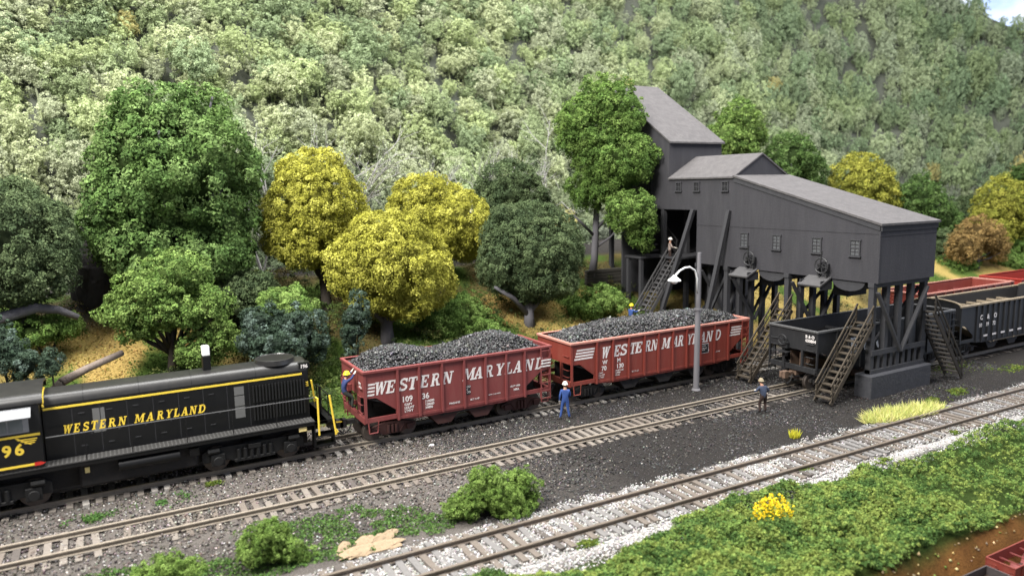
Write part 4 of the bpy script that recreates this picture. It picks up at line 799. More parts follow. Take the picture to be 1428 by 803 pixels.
# ------------------------------------------------------------------ people
M_skin = mat('skin', (.46, .25, .17), .6, .08); M_glove = mat('glove', (.66, .62, .55), .8, .1)
def person(label, loc, rz, J, cols, hat, tilt=0.0):
    """J: joint positions (local, facing -y); body is one skinned surface; cols: shirt, trousers, boots"""
    t = thing('person', loc, label, 'person', 'workers', rz)
    V = []; E_ = []; Rr = []; reg = []
    def chain(pts, rads, regs, start=None):
        prev = start
        for p, r, g in zip(pts, rads, regs):
            V.append(p); Rr.append(r); reg.append(g); i = len(V)-1
            if prev is not None: E_.append((prev, i))
            prev = i
        return prev
    pel = chain([J['pelvis']], [(.155, .125)], [1]); wa = chain([J['waist'], J['chest'], J['neck0']], [(.15, .11), (.19, .125), (.12, .09)], [0, 0, 0], pel); ch = wa-1
    nk = chain([J['neck'], J['head0'], J['head1'], J['head2']], [(.06, .06), (.088, .095), (.095, .105), (.07, .08)], [2, 2, 2, 2], wa)
    hands = []
    for s in ('l', 'r'):
        e = chain([J['sh'+s], J['el'+s], J['wr'+s]], [(.075, .075), (.06, .06), (.043, .043)], [0, 0, 0], ch)
        pm = chain([J['hd'+s]], [(.045, .03)], [3], e); hands.append((J['wr'+s], J['hd'+s], pm))
        k = chain([J['hip'+s], J['kn'+s], J['an'+s]], [(.105, .105), (.075, .075), (.06, .06)], [1, 1, 1], pel); chain([J['to'+s]], [(.052, .042)], [4], k)
    for wr, hd, pm in hands:                                # four fingers and a thumb off each palm
        d = np.array(hd)-np.array(wr); d /= np.linalg.norm(d); sd = np.cross(d, [0, 0, 1.0]); sd = sd/max(np.linalg.norm(sd), .01) if np.linalg.norm(sd) > .1 else np.array([1.0, 0, 0])
        for k, ln in enumerate((.07, .085, .08, .06)):
            p0 = np.array(hd)+sd*(.032-.021*k)+d*.03; chain([tuple(p0), tuple(p0+d*ln*.6), tuple(p0+d*ln+np.array([0, 0, -.012]))], [(.011, .011)]*2+[(.009, .009)], [3, 3, 3], pm)
        p0 = np.array(hd)-d*.01+sd*.045; chain([tuple(p0), tuple(p0+d*.035+sd*.025)], [(.012, .012), (.010, .010)], [3, 3], pm)
    me = bpy.data.meshes.new('body'); me.from_pydata([tuple(map(float, v)) for v in V], E_, []); o = bpy.data.objects.new('body_src', me); COL.objects.link(o)
    sk = o.modifiers.new('skin', 'SKIN'); sk.use_smooth_shade = True; sub = o.modifiers.new('sub', 'SUBSURF'); sub.levels = 1; sub.render_levels = 1
    for i, r in enumerate(Rr): me.skin_vertices[0].data[i].radius = r
    me.skin_vertices[0].data[0].use_root = True
    bpy.context.view_layer.update(); ev = bpy.data.meshes.new_from_object(o.evaluated_get(bpy.context.evaluated_depsgraph_get())); bpy.data.objects.remove(o)
    ev.materials.clear()
    for m in (cols[0], cols[1], M_skin, M_glove, cols[2]): ev.materials.append(m)
    VA = np.array(V, float); RA = np.array(reg); seg = [(a, b_) for a, b_ in E_]
    A = VA[[a for a, _ in seg]]; B = VA[[b_ for _, b_ in seg]]; G = RA[[b_ for _, b_ in seg]]
    for p in ev.polygons:
        c = np.array(p.center); ab = B-A; tt = np.clip(((c-A)*ab).sum(1)/np.maximum((ab**2).sum(1), 1e-9), 0, 1); dd = np.linalg.norm(A+ab*tt[:, None]-c, axis=1); p.material_index = int(G[int(dd.argmin())]); p.use_smooth = True
    link('body', ev, t)
    hc = np.array(J['head1']); fwd = np.array(J.get('face', (0, -1, 0)), float)
    f = MB(); rgt = np.cross(fwd, [0, 0, 1.0]); rgt /= np.linalg.norm(rgt)
    f.ell(hc+fwd*.105-np.array([0, 0, .015]), (.018, .018, .026), 8, 6); f.ell(hc+rgt*.095, (.018, .022, .032), 8, 6); f.ell(hc-rgt*.095, (.018, .022, .032), 8, 6); f.build('nose_and_ears', M_skin, t, smooth=True)
    e = MB(); e.ell(hc+fwd*.093+rgt*.035+np.array([0, 0, .018]), (.012, .012, .009), 8, 6); e.ell(hc+fwd*.093-rgt*.035+np.array([0, 0, .018]), (.012, .012, .009), 8, 6); e.box(*(sorted((hc[0]+fwd[0]*.09-.025*abs(rgt[0])-.004, hc[0]+fwd[0]*.1+.025*abs(rgt[0])+.004))), *(sorted((hc[1]+fwd[1]*.09-.025*abs(rgt[1])-.004, hc[1]+fwd[1]*.1+.025*abs(rgt[1])+.004))), hc[2]-.055, hc[2]-.045); e.build('eyes_and_mouth', mat('dark_feature', (.06, .03, .025), .6), t)
    hb = MB(); hb.ell(hc-fwd*.03+np.array([0, 0, .02]), (.105, .11, .10), 10, 7); hb.build('hair', mat('hair_brown', (.05, .032, .02), .8), t, smooth=True)
    if hat is not None:
        h = MB(); z0 = hc[2]+.045
        n = 14; rings = [(.155, 0), (.15, .015), (.125, .03), (.118, .08), (.09, .125), (.045, .15), (.005, .155)]; v = []; fc = []
        for r, z in rings:
            for k in range(n): a = 2*math.pi*k/n; v.append((hc[0]+r*math.cos(a)*.95, hc[1]+r*math.sin(a)*1.08, z0+z))
        for j in range(len(rings)-1): fc += [(j*n+k, j*n+(k+1) % n, (j+1)*n+(k+1) % n, (j+1)*n+k) for k in range(n)]
        h.add(v, fc); h.build('hard_hat', hat, t, smooth=True)
    return t
def stand(**kw):
    J = dict(pelvis=(0, 0, .95), waist=(0, .01, 1.1), chest=(0, .01, 1.32), neck0=(0, .01, 1.47), neck=(0, 0, 1.54), head0=(0, -.015, 1.62), head1=(0, -.02, 1.69), head2=(0, -.01, 1.765),
             shl=(.19, .01, 1.42), ell=(.26, .05, 1.14), wrl=(.27, -.06, .91), hdl=(.27, -.09, .83), shr=(-.19, .01, 1.42), elr=(-.26, .05, 1.14), wrr=(-.27, -.06, .91), hdr=(-.27, -.09, .83),
             hipl=(.10, 0, .90), knl=(.13, -.02, .50), anl=(.16, .02, .09), tol=(.17, -.16, .05), hipr=(-.10, 0, .90), knr=(-.13, -.02, .50), anr=(-.16, .02, .09), tor=(-.17, -.16, .05))
    J.update(kw); return J
M_blue = mat('overall_blue', (.035, .075, .24), .85, .2, 5); M_navy = mat('shirt_navy', (.03, .045, .13), .85, .2, 5); M_dkgrey = mat('trouser_grey', (.035, .04, .035), .85, .25, 5); M_jean = mat('jacket_denim', (.035, .045, .075), .85, .35, 7); M_dkbr = mat('trouser_brown', (.035, .022, .018), .85, .25, 5); M_boot = mat('boot', (.03, .027, .03), .7, .2); M_shoe = mat('shoe_pale', (.22, .26, .42), .7, .2)
M_hy = mat('hat_yellow', (.80, .66, .02), .4, .05); M_hw = mat('hat_white', (.75, .72, .66), .5, .06); M_ho = mat('hat_worn', (.24, .20, .13), .6, .25, 20)
person('person in blue overalls and white hard hat standing between the red hoppers', (19.58, 29.25, -.19), math.radians(150), stand(knl=(.17, -.03, .5), anl=(.24, .04, .09), tol=(.27, -.13, .05), anr=(-.2, .0, .09), tor=(-.24, -.17, .05), elr=(-.24, -.06, 1.14), wrr=(-.12, -.2, 1.02), hdr=(-.05, -.24, .99)), (M_blue, M_blue, M_shoe), M_hw)
person('person in worn denim jacket and dark trousers standing on the middle siding', (28.5, 24.75, -.22), math.radians(165), stand(pelvis=(0, .06, .86), waist=(0, .02, 1.0), chest=(0, -.06, 1.20), neck0=(0, -.11, 1.33), neck=(0, -.15, 1.39), head0=(0, -.19, 1.46), head1=(0, -.21, 1.53), head2=(0, -.21, 1.605), shl=(.19, -.08, 1.29), ell=(.38, -.06, 1.10), wrl=(.3, -.28, 1.06), hdl=(.24, -.34, 1.08), shr=(-.19, -.08, 1.29), elr=(-.37, -.04, 1.08), wrr=(-.28, -.26, 1.0), hdr=(-.22, -.32, 1.02), hipl=(.10, .05, .82), knl=(.15, -.08, .46), hipr=(-.10, .05, .82), knr=(-.16, -.06, .46)), (M_jean, M_dkbr, M_boot), M_ho)
person('person in blue with yellow hard hat at the foot of the long stairs', (30.95, 38.2, 1.45), math.radians(95), stand(elr=(-.26, -.18, 1.3), wrr=(-.22, -.42, 1.36), hdr=(-.22, -.5, 1.38), ell=(.26, -.16, 1.28), wrl=(.22, -.4, 1.34), hdl=(.22, -.48, 1.36)), (M_blue, M_blue, M_boot), M_hy)
person('person in pale shirt and white cap near the top of the long stairs', (35.2, 39.2, 5.62), math.radians(60), stand(elr=(-.28, -.1, 1.2), wrr=(-.2, -.3, 1.15), hdr=(-.18, -.38, 1.15), ell=(.28, -.12, 1.2), wrl=(.2, -.32, 1.15), hdl=(.18, -.4, 1.15)), (mat('shirt_pale', (.30, .24, .21), .85, .2), M_dkbr, M_boot), M_hw)
# the one hanging on the end of the first hopper: arms up to the rim, knees bent
hang = stand(pelvis=(0, .36, .78), waist=(0, .40, .93), chest=(0, .36, 1.18), neck0=(0, .30, 1.32), neck=(0, .26, 1.38), head0=(0, .24, 1.45), head1=(0, .22, 1.52), head2=(0, .22, 1.60), shl=(.18, .30, 1.27), ell=(.22, .08, 1.42), wrl=(.18, -.06, 1.60), hdl=(.17, -.10, 1.67), shr=(-.18, .30, 1.27), elr=(-.22, .08, 1.40), wrr=(-.18, -.06, 1.56), hdr=(-.17, -.10, 1.63),
             hipl=(.09, .32, .72), knl=(.12, .02, .56), anl=(.11, .10, .16), tol=(.11, -.06, .12), hipr=(-.09, .32, .72), knr=(-.12, .02, .50), anr=(-.11, .08, .10), tor=(-.11, -.08, .06), face=(0, -1, 0))
person('person in navy shirt and yellow hard hat clinging to the red hopper end', (9.38, 30.95, 1.62), math.radians(90), hang, (M_navy, M_dkgrey, M_boot), M_hy)

# ------------------------------------------------------------------ trees and plants
M_leaf = cmat('foliage', .85, .12, .22); M_bark = mat('bark_grey', (.125, .12, .13), .9, .3, 4, .1, bump=.5, bscale=14, streak=True); M_barkd = mat('bark_dark', (.045, .038, .032), .9, .3, 4, .1, bump=.5, bscale=14, streak=True)
def crown(name, lobes, cols, size, dens, seed, parent, clump=.42, rough=.13, core=.62, inner=None, rag=1.0):
    rng = np.random.default_rng(seed); VV = []; CC = []; ev = []; ef = []; cols = np.array(cols); inner = cols.mean(0)*.45 if inner is None else np.array(inner)  # inner: darkened leaf colour, paints shade into the gaps between clumps
    for li, (c, r) in enumerate(lobes):
        c = np.array(c, float); r = np.array(r, float); area_ = 4*math.pi*np.mean([r[0]*r[1], r[1]*r[2], r[0]*r[2]]); n = int(area_/(.85*clump*clump))
        d = unit(rng.normal(size=(n, 3))); P0 = c+d*r
        rf = .92+rough*1.2*noise(P0, .5/clump, seed)+.10*noise(d, 1.4, seed+7)+rng.uniform(-.20, .10, n)*rag
        P = c+d*r*rf[:, None]; keep = np.ones(n, bool)
        for lj, (c2, r2) in enumerate(lobes):
            if lj != li: keep &= (((P-np.array(c2))/np.array(r2))**2).sum(1) > .66
        keep &= ((dd_ := d@np.array([.49, .86, 0])) < .35) | (rng.random(n) < .35)
        P = P[keep]; dd = d[keep]; n = len(P)
        if n == 0: continue
        pr = clump*rng.uniform(.45, 1.3, n); k = max(8, int(dens*2*math.pi*clump*clump/(.4*size*size)))
        cl = noise(P, .5/clump, seed+11); ci = np.clip((cl+1)/2*len(cols)+rng.normal(size=n)*.7, 0, len(cols)-1).astype(int)
        v, cc = puffs(P, unit(dd/r), pr, k, size, cols[ci]*(1+rng.normal(size=(n, 1))*.10), rng); VV.append(v); CC.append(cc)
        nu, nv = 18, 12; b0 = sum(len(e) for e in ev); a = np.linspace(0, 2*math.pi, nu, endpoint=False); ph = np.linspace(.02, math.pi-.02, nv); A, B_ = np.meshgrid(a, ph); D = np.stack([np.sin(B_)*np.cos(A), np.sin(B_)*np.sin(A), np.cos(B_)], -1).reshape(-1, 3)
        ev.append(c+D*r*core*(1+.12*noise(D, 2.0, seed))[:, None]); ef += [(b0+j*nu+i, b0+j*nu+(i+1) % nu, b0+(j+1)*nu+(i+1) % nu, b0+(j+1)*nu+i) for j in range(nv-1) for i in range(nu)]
    ev = np.concatenate(ev)
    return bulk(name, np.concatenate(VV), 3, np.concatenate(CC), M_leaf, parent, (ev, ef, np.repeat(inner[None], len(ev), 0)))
def tree(label, base, lobes, cols, size=.12, dens=.42, seed=1, trunk=None, r0=.3, bark=None, group='model trees', clump=.42, rough=.13, name='broadleaf_tree'):
    """lobes in world coordinates; trunk: list of branch polylines in world coordinates with radii"""
    b = np.array(base, float); t = thing(name, tuple(b), label, 'tree', group)
    crown('crown', [(np.array(c)-b, r) for c, r in lobes], cols, size, dens, seed, t, clump, rough, rag=.35 if cols in (YEL, DGR, OLV) else 1.0)
    m = MB(); bark = bark or M_bark
    cm = np.mean([c for c, r in lobes], 0)
    if trunk is None:
        mid = b+(cm-b)*np.array([.35, .35, .45]); m.tube([(0, 0, -.3), (0, 0, .1), (mid-b)*.55, mid-b, (cm-b)*.9], [r0*1.5, r0*1.15, r0, r0*.85, r0*.5], 9)
        rng = np.random.default_rng(seed)
        for c, r in lobes:
            for k in range(3):
                q = np.array(c)-b+rng.normal(size=3)*np.array(r)*.35; s0 = (mid-b)*rng.uniform(.6, 1.0); m.tube([s0, s0*.5+q*.5+np.array([0, 0, -.1*r[2]]), q], [r0*.5, r0*.35, r0*.15], 6)
    else:
        for pts, rad in trunk: m.tube([np.array(p)-b for p in pts], rad, 9)
    m.build('trunk', bark, t, smooth=True); return t
def W3(u, v, y): return at_y(u, v, y)
def depth(p): return float((np.array(p)-np.array([0, 0, CAMH]))@CF)
def L(u, v, y, rw, rh, rd=None):
    """a crown lobe centred where the ray through (u,v) reaches depth y; half sizes measured in picture pixels"""
    p = W3(u, v, y); k = depth(p)/FPX; a = rw*k; h = rh*k; dd = a if rd is None else rd; return (p, (a, dd, h))
def base(u, y): p = at_y(u, 400, y); return (p[0], y, float(gz(np.array([p[0]]), np.array([y]))[0])-.05)
YEL = [(.23, .23, .036), (.34, .335, .052), (.44, .43, .085), (.28, .275, .042)]; OLV = [(.21, .225, .04), (.28, .285, .05), (.35, .345, .065)]
GRN = [(.058, .105, .030), (.090, .155, .042), (.125, .195, .062), (.070, .125, .034)]; DGR = [(.058, .086, .040), (.082, .116, .052), (.110, .148, .068)]; LIM = [(.115, .19, .045), (.155, .24, .06), (.20, .29, .08), (.09, .155, .038)]; BLU = [(.035, .058, .036), (.055, .085, .058), (.045, .07, .045), (.12, .165, .135)]; MID = [(.085, .15, .035), (.12, .20, .046), (.165, .25, .065)]
tree('dense dark grey-green tree at the left edge', base(20, 42.5), [L(10, 345, 42.5, 84, 82), L(35, 380, 42.0, 62, 48), L(-10, 300, 42.4, 70, 50), L(55, 335, 42.2, 44, 60)], DGR, .105, .34, 31, r0=.3, clump=.36)
tree('tallest leafy green tree left of the yellow trees', base(235, 45), [L(245, 240, 45, 98, 88), L(218, 168, 45, 52, 42), L(290, 178, 45.3, 40, 42), L(175, 225, 44.8, 38, 44), L(318, 240, 44.8, 38, 52), L(170, 300, 44.4, 46, 66), L(312, 315, 44.5, 48, 66), L(205, 350, 44.0, 62, 46), L(275, 360, 44.0, 66, 42)], [(.070, .125, .036), (.108, .182, .050), (.150, .230, .074), (.085, .150, .042)], .17, .40, 32, r0=.4, clump=.55, rough=.18)
tree('small lime green spreading tree just behind the locomotive', base(230, 39.4), [L(248, 380, 39.6, 44, 28), L(205, 405, 39.2, 34, 22), L(178, 432, 39.2, 30, 20), L(290, 425, 39.2, 34, 28), L(238, 432, 38.9, 36, 28), L(300, 470, 39.0, 28, 30), L(272, 490, 38.8, 24, 22), L(190, 462, 39.4, 22, 16)], LIM, .11, .30, 33, r0=.2, clump=.28, rough=.32, bark=M_barkd)
b4 = base(455, 44.0)
tree('tall rounded yellow tree, leftmost of the three yellow trees', b4, [L(438, 288, 44.4, 64, 64), L(436, 250, 44.4, 42, 42), L(402, 322, 44.4, 32, 40), L(476, 308, 44.4, 42, 40), L(432, 342, 44.0, 48, 28)], YEL, .105, .40, 34, r0=.28, bark=M_barkd, clump=.36)
b5 = base(538, 40.4); P_ = lambda u, v, y: tuple(at_y(u, v, y))
tree('rounded yellow tree in front, nearest the coal car', b5, [L(543, 368, 40.5, 78, 60), L(543, 335, 40.6, 56, 38), L(490, 378, 40.4, 36, 38), L(598, 382, 40.3, 34, 42), L(562, 418, 40.2, 48, 24), L(515, 410, 40.2, 34, 22)], YEL, .11, .36, 35, clump=.36,
     trunk=[([(b5[0], b5[1], b5[2]-.4), P_(539, 455, 40.4), P_(541, 400, 40.4)], [.46, .36, .25]), ([P_(539, 452, 40.4), P_(522, 436, 40.2), P_(495, 430, 40.0)], [.2, .15, .12]), ([P_(540, 450, 40.4), P_(560, 437, 40.2), P_(580, 420, 40.1)], [.2, .16, .1])])
tree('rounded yellow tree, rightmost of the three yellow trees', base(615, 45.2), [L(622, 312, 46.4, 60, 50), L(592, 275, 46.6, 38, 28), L(648, 322, 46.2, 36, 42), L(580, 302, 46.4, 36, 32)], YEL, .11, .40, 36, r0=.26, bark=M_barkd, clump=.38)
tree('round dark green tree set behind, top just showing', base(712, 50), [L(712, 272, 50, 48, 44), L(722, 300, 50, 44, 40), L(690, 285, 50, 30, 34)], DGR, .13, .42, 37, r0=.25, clump=.42)
b8 = base(738, 40.3)
tree('dark green tree with forked grey trunk beside the second coal car', b8, [L(742, 350, 41, 66, 56), L(712, 330, 41.4, 38, 38), L(770, 345, 41.2, 42, 52), L(702, 372, 40.8, 34, 36), L(750, 390, 40.6, 54, 30), L(740, 312, 41.2, 42, 28)], DGR, .10, .34, 38, clump=.34,
     trunk=[([(b8[0], b8[1], b8[2]-.4), P_(738, 442, 40.3), P_(738, 400, 40.5), P_(740, 370, 40.7)], [.42, .33, .26, .2]), ([P_(738, 440, 40.3), P_(715, 415, 40.1), P_(690, 400, 40.0)], [.2, .16, .1]), ([P_(738, 436, 40.3), P_(755, 415, 40.2), P_(765, 402, 40.2)], [.2, .15, .1]), ([P_(725, 427, 40.2), P_(708, 405, 40.6), P_(700, 395, 40.7)], [.12, .09, .06])])
b9 = (31.9, 44.2, 3.9)
tree('tall bright green tree leaning over the tipple tower', b9, [L(842, 150, 43.5, 42, 36), L(808, 172, 44, 36, 30), L(868, 172, 42.5, 32, 34), L(835, 195, 43, 34, 22), L(855, 225, 42.5, 50, 36), L(885, 222, 41.5, 30, 32), L(878, 296, 40.6, 34, 28), L(822, 262, 43.5, 30, 26), L(895, 322, 40.2, 18, 24), L(845, 262, 42.8, 30, 20), L(800, 200, 44, 22, 18)], MID, .12, .36, 39, clump=.36, rough=.22,
     trunk=[([(b9[0], b9[1], b9[2]-.4), P_(829, 360, 44), P_(832, 290, 43.8), P_(838, 220, 43.3)], [.34, .27, .21, .14]), ([P_(831, 320, 44), P_(850, 300, 43), P_(872, 290, 42)], [.13, .1, .06]), ([P_(830, 330, 44), P_(812, 312, 43.6), P_(800, 300, 43.4)], [.12, .09, .06]), ([P_(834, 280, 43.7), P_(850, 260, 43), P_(862, 240, 42.6)], [.12, .09, .06]), ([P_(831, 345, 44), P_(852, 330, 43.2), P_(862, 318, 42.8)], [.10, .07, .05])])
tree('light green tree showing above the tipple gable', base(1028, 53), [L(1030, 170, 53, 30, 26), L(1010, 192, 53, 26, 24), L(1048, 190, 53, 22, 22), L(1030, 205, 53, 30, 20)], LIM, .19, .26, 40, r0=.2, rough=.24, clump=.42)
tree('deep green tree behind the lower tipple roof', base(1105, 52), [L(1102, 218, 52, 34, 30), L(1122, 242, 52, 28, 28), L(1086, 232, 52, 26, 30)], GRN, .19, .30, 41, r0=.22, clump=.45)
tree('olive yellow tree just right of the tipple roof', base(1202, 49.5), [L(1200, 260, 49.5, 42, 38), L(1200, 234, 49.5, 24, 20), L(1222, 278, 49.5, 34, 34)], OLV, .18, .30, 42, r0=.22, clump=.45)
tree('mid green tree behind the tipple end wall', base(1288, 46.5), [L(1282, 285, 46.5, 36, 36), L(1305, 318, 46, 34, 44), L(1275, 335, 46, 34, 38)], GRN, .19, .28, 43, r0=.22, clump=.45)
tree('bright yellow-green tree at the right edge of the picture', base(1395, 44), [L(1398, 290, 44, 42, 40), L(1412, 318, 44, 40, 40), L(1380, 322, 44, 30, 32)], OLV, .18, .30, 44, r0=.22, clump=.45)
tree('low tan and rust coloured tree in front of the yellow-green one', base(1362, 40.3), [L(1362, 326, 40.3, 28, 22), L(1343, 345, 40.3, 22, 20), L(1384, 343, 40.3, 20, 20)], [(.24, .16, .06), (.31, .21, .08), (.19, .13, .05)], .15, .30, 45, r0=.14, rough=.26, clump=.4)
tree('small dark tree at the far right below the hillside', base(1432, 50), [L(1432, 262, 50, 26, 32)], GRN, .19, .42, 46, r0=.2, clump=.5)

def wispy(label, u, y, vtop, seed, lean=0.0):
    b = np.array(base(u, y)); top = at_y(u, vtop, y)[2]; Hh = top-b[2]; rng = np.random.default_rng(seed); t = thing('bare_tree', tuple(b), label, 'tree', 'bare grey trees'); m = MB(); tips = []
    def br(p, d, ln, r, lev):
        pts = [p]; q = p
        for k in range(3): d = unit((d+rng.normal(size=3)*.13+np.array([0, 0, .08]))[None])[0]; q = q+d*ln/3; pts.append(q)
        m.tube(pts, [r, r*.85, r*.7, r*.5], 5)
        if lev == 0: tips.extend(pts[1:]); return
        for k in range(4 if lev > 1 else 3): f = rng.uniform(.35, 1.0); i = min(2, int(f*3)); s0 = pts[i]*(1-(f*3-i))+pts[i+1]*(f*3-i) if i < 3 else pts[3]; br(s0, unit((d+rng.normal(size=3)*.55)[None])[0], ln*rng.uniform(.5, .75), r*.55, lev-1)
    for k in range(2): br(np.array([rng.normal()*.3, rng.normal()*.2, 0]), unit(np.array([[lean+rng.normal()*.12, rng.normal()*.1, 1.0]]))[0], Hh*.55, .11, 3)
    m.build('trunk', mat('bark_pale', (.30, .29, .28), .9, .2, 3), t)
    T = np.array(tips); v, cc = puffs(T, np.tile([0, 0, 1.0], (len(T), 1)), np.full(len(T), .22), 5, .13, np.tile(np.array([.27, .31, .20]), (len(T), 1)), rng, .3, .2); bulk('foliage', v, 3, cc, M_leaf, t)
wispy('wispy grey tree rising behind the gap between the yellow trees', 490, 50.5, 175, 301); wispy('thin grey branched tree right behind the rightmost yellow tree', 640, 51.5, 185, 302, .1); wispy('pale bare tree between the tall green and the first yellow tree', 372, 50.5, 180, 303); wispy('sparse grey tree left of the tall tree by the tipple', 755, 51.5, 190, 304)
def shrub(label, lobes, cols, size=.10, dens=.45, seed=1, clump=.30, rough=.2, group='shrubs', name='shrub', cat='shrub', stem=True):
    c0 = np.mean([c for c, r in lobes], 0); b = np.array([c0[0], c0[1], float(gz(np.array([c0[0]]), np.array([c0[1]]))[0])]); t = thing(name, tuple(b), label, cat, group)
    crown('foliage', [(np.array(c)-b, r) for c, r in lobes], cols, size, dens, seed, t, clump, rough)
    m = MB()
    for c, r in lobes: m.tube([(0, 0, -.1), (np.array(c)-b)*.5, (np.array(c)-b)], [.08, .06, .03], 6)
    m.build('stem', M_barkd, t); return t
FRG = [(.10, .17, .035), (.145, .225, .05), (.19, .28, .07)]
shrub('blue-green shrub with pale tips left of the first coal car', [L(368, 450, 38.0, 26, 22), L(418, 452, 37.8, 28, 24), L(385, 482, 37.2, 34, 22), L(440, 478, 37.4, 16, 26), L(350, 475, 37.6, 16, 20)], BLU, .085, .45, 51, .22, .38)
shrub('upright blue-green shrub just behind the coal car corner', [L(500, 440, 37.6, 14, 28), L(490, 468, 37.4, 12, 24)], BLU, .08, .45, 52, .22, .38)
shrub('yellow-green bush topping the blue-green shrubs', [L(398, 428, 39.0, 34, 26)], LIM, .085, .45, 53)
shrub('blue-green bush at the far left behind the cab', [L(16, 495, 37.2, 20, 26), L(38, 510, 36.8, 16, 20), L(-5, 472, 37.5, 20, 30)], BLU, .08, .45, 54, .22, .38)
shrub('small blue-green bush on the tan leaf litter', [L(72, 510, 36.2, 11, 18)], BLU, .08, .45, 55, .22, .38)
shrub('low green hedge at the left below the dark tree', [L(40, 462, 42.2, 40, 18), L(85, 456, 42.3, 26, 16)], MID, .09, .45, 56)
shrub('broad green bush behind the first coal heap', [L(640, 445, 41.0, 42, 32), L(665, 462, 40.6, 40, 22), L(610, 460, 40.6, 26, 26)], MID, .09, .45, 57)
shrub('green bush below the tall tree by the long stairs', [L(838, 420, 40.0, 30, 20), L(815, 432, 40.2, 24, 16)], MID, .09, .45, 58)
shrub('dark green undergrowth below the yellow trees', [L(350, 405, 43.0, 40, 22), L(320, 425, 42.4, 34, 20)], DGR, .10, .45, 59)
shrub('green bush bank right of the tipple pier', [L(1330, 372, 41.5, 26, 14), L(1395, 365, 41.5, 36, 14), L(1425, 345, 42.5, 30, 22)], MID, .15, .45, 60)
shrub('dark green bush at the foot of the green tree behind the tipple', [L(1310, 345, 43.5, 30, 24), L(1345, 300, 47, 18, 26)], DGR, .15, .45, 61)
shrub('green grassy mound beneath the tipple between its legs', [L(1000, 420, 43, 22, 14), L(1060, 420, 42, 22, 12), L(1130, 400, 43, 30, 14)], LIM, .12, .45, 62)
shrub('large round green bush between the siding and front track', [L(692, 684, 21.9, 34, 26), L(722, 674, 21.9, 24, 18), L(660, 698, 22.0, 24, 18), L(708, 703, 21.7, 34, 14), L(676, 668, 21.9, 18, 14), L(638, 706, 22.1, 22, 10), L(735, 690, 21.8, 14, 14)], FRG, .055, .42, 63, .14, .40)
shrub('smaller green bush at lower left of the foreground', [L(368, 750, 22.6, 28, 22), L(396, 764, 22.4, 22, 16), L(352, 766, 22.5, 20, 14), L(418, 776, 22.3, 22, 9), L(384, 738, 22.6, 14, 12)], FRG, .055, .42, 64, .14, .40)
shrub('low green bush cut by the lower edge of the picture', [L(240, 788, 23.4, 26, 12), L(268, 796, 23.2, 22, 12), L(215, 800, 23.4, 26, 9), L(300, 802, 23.2, 26, 8)], FRG, .055, .42, 65, .14, .40)

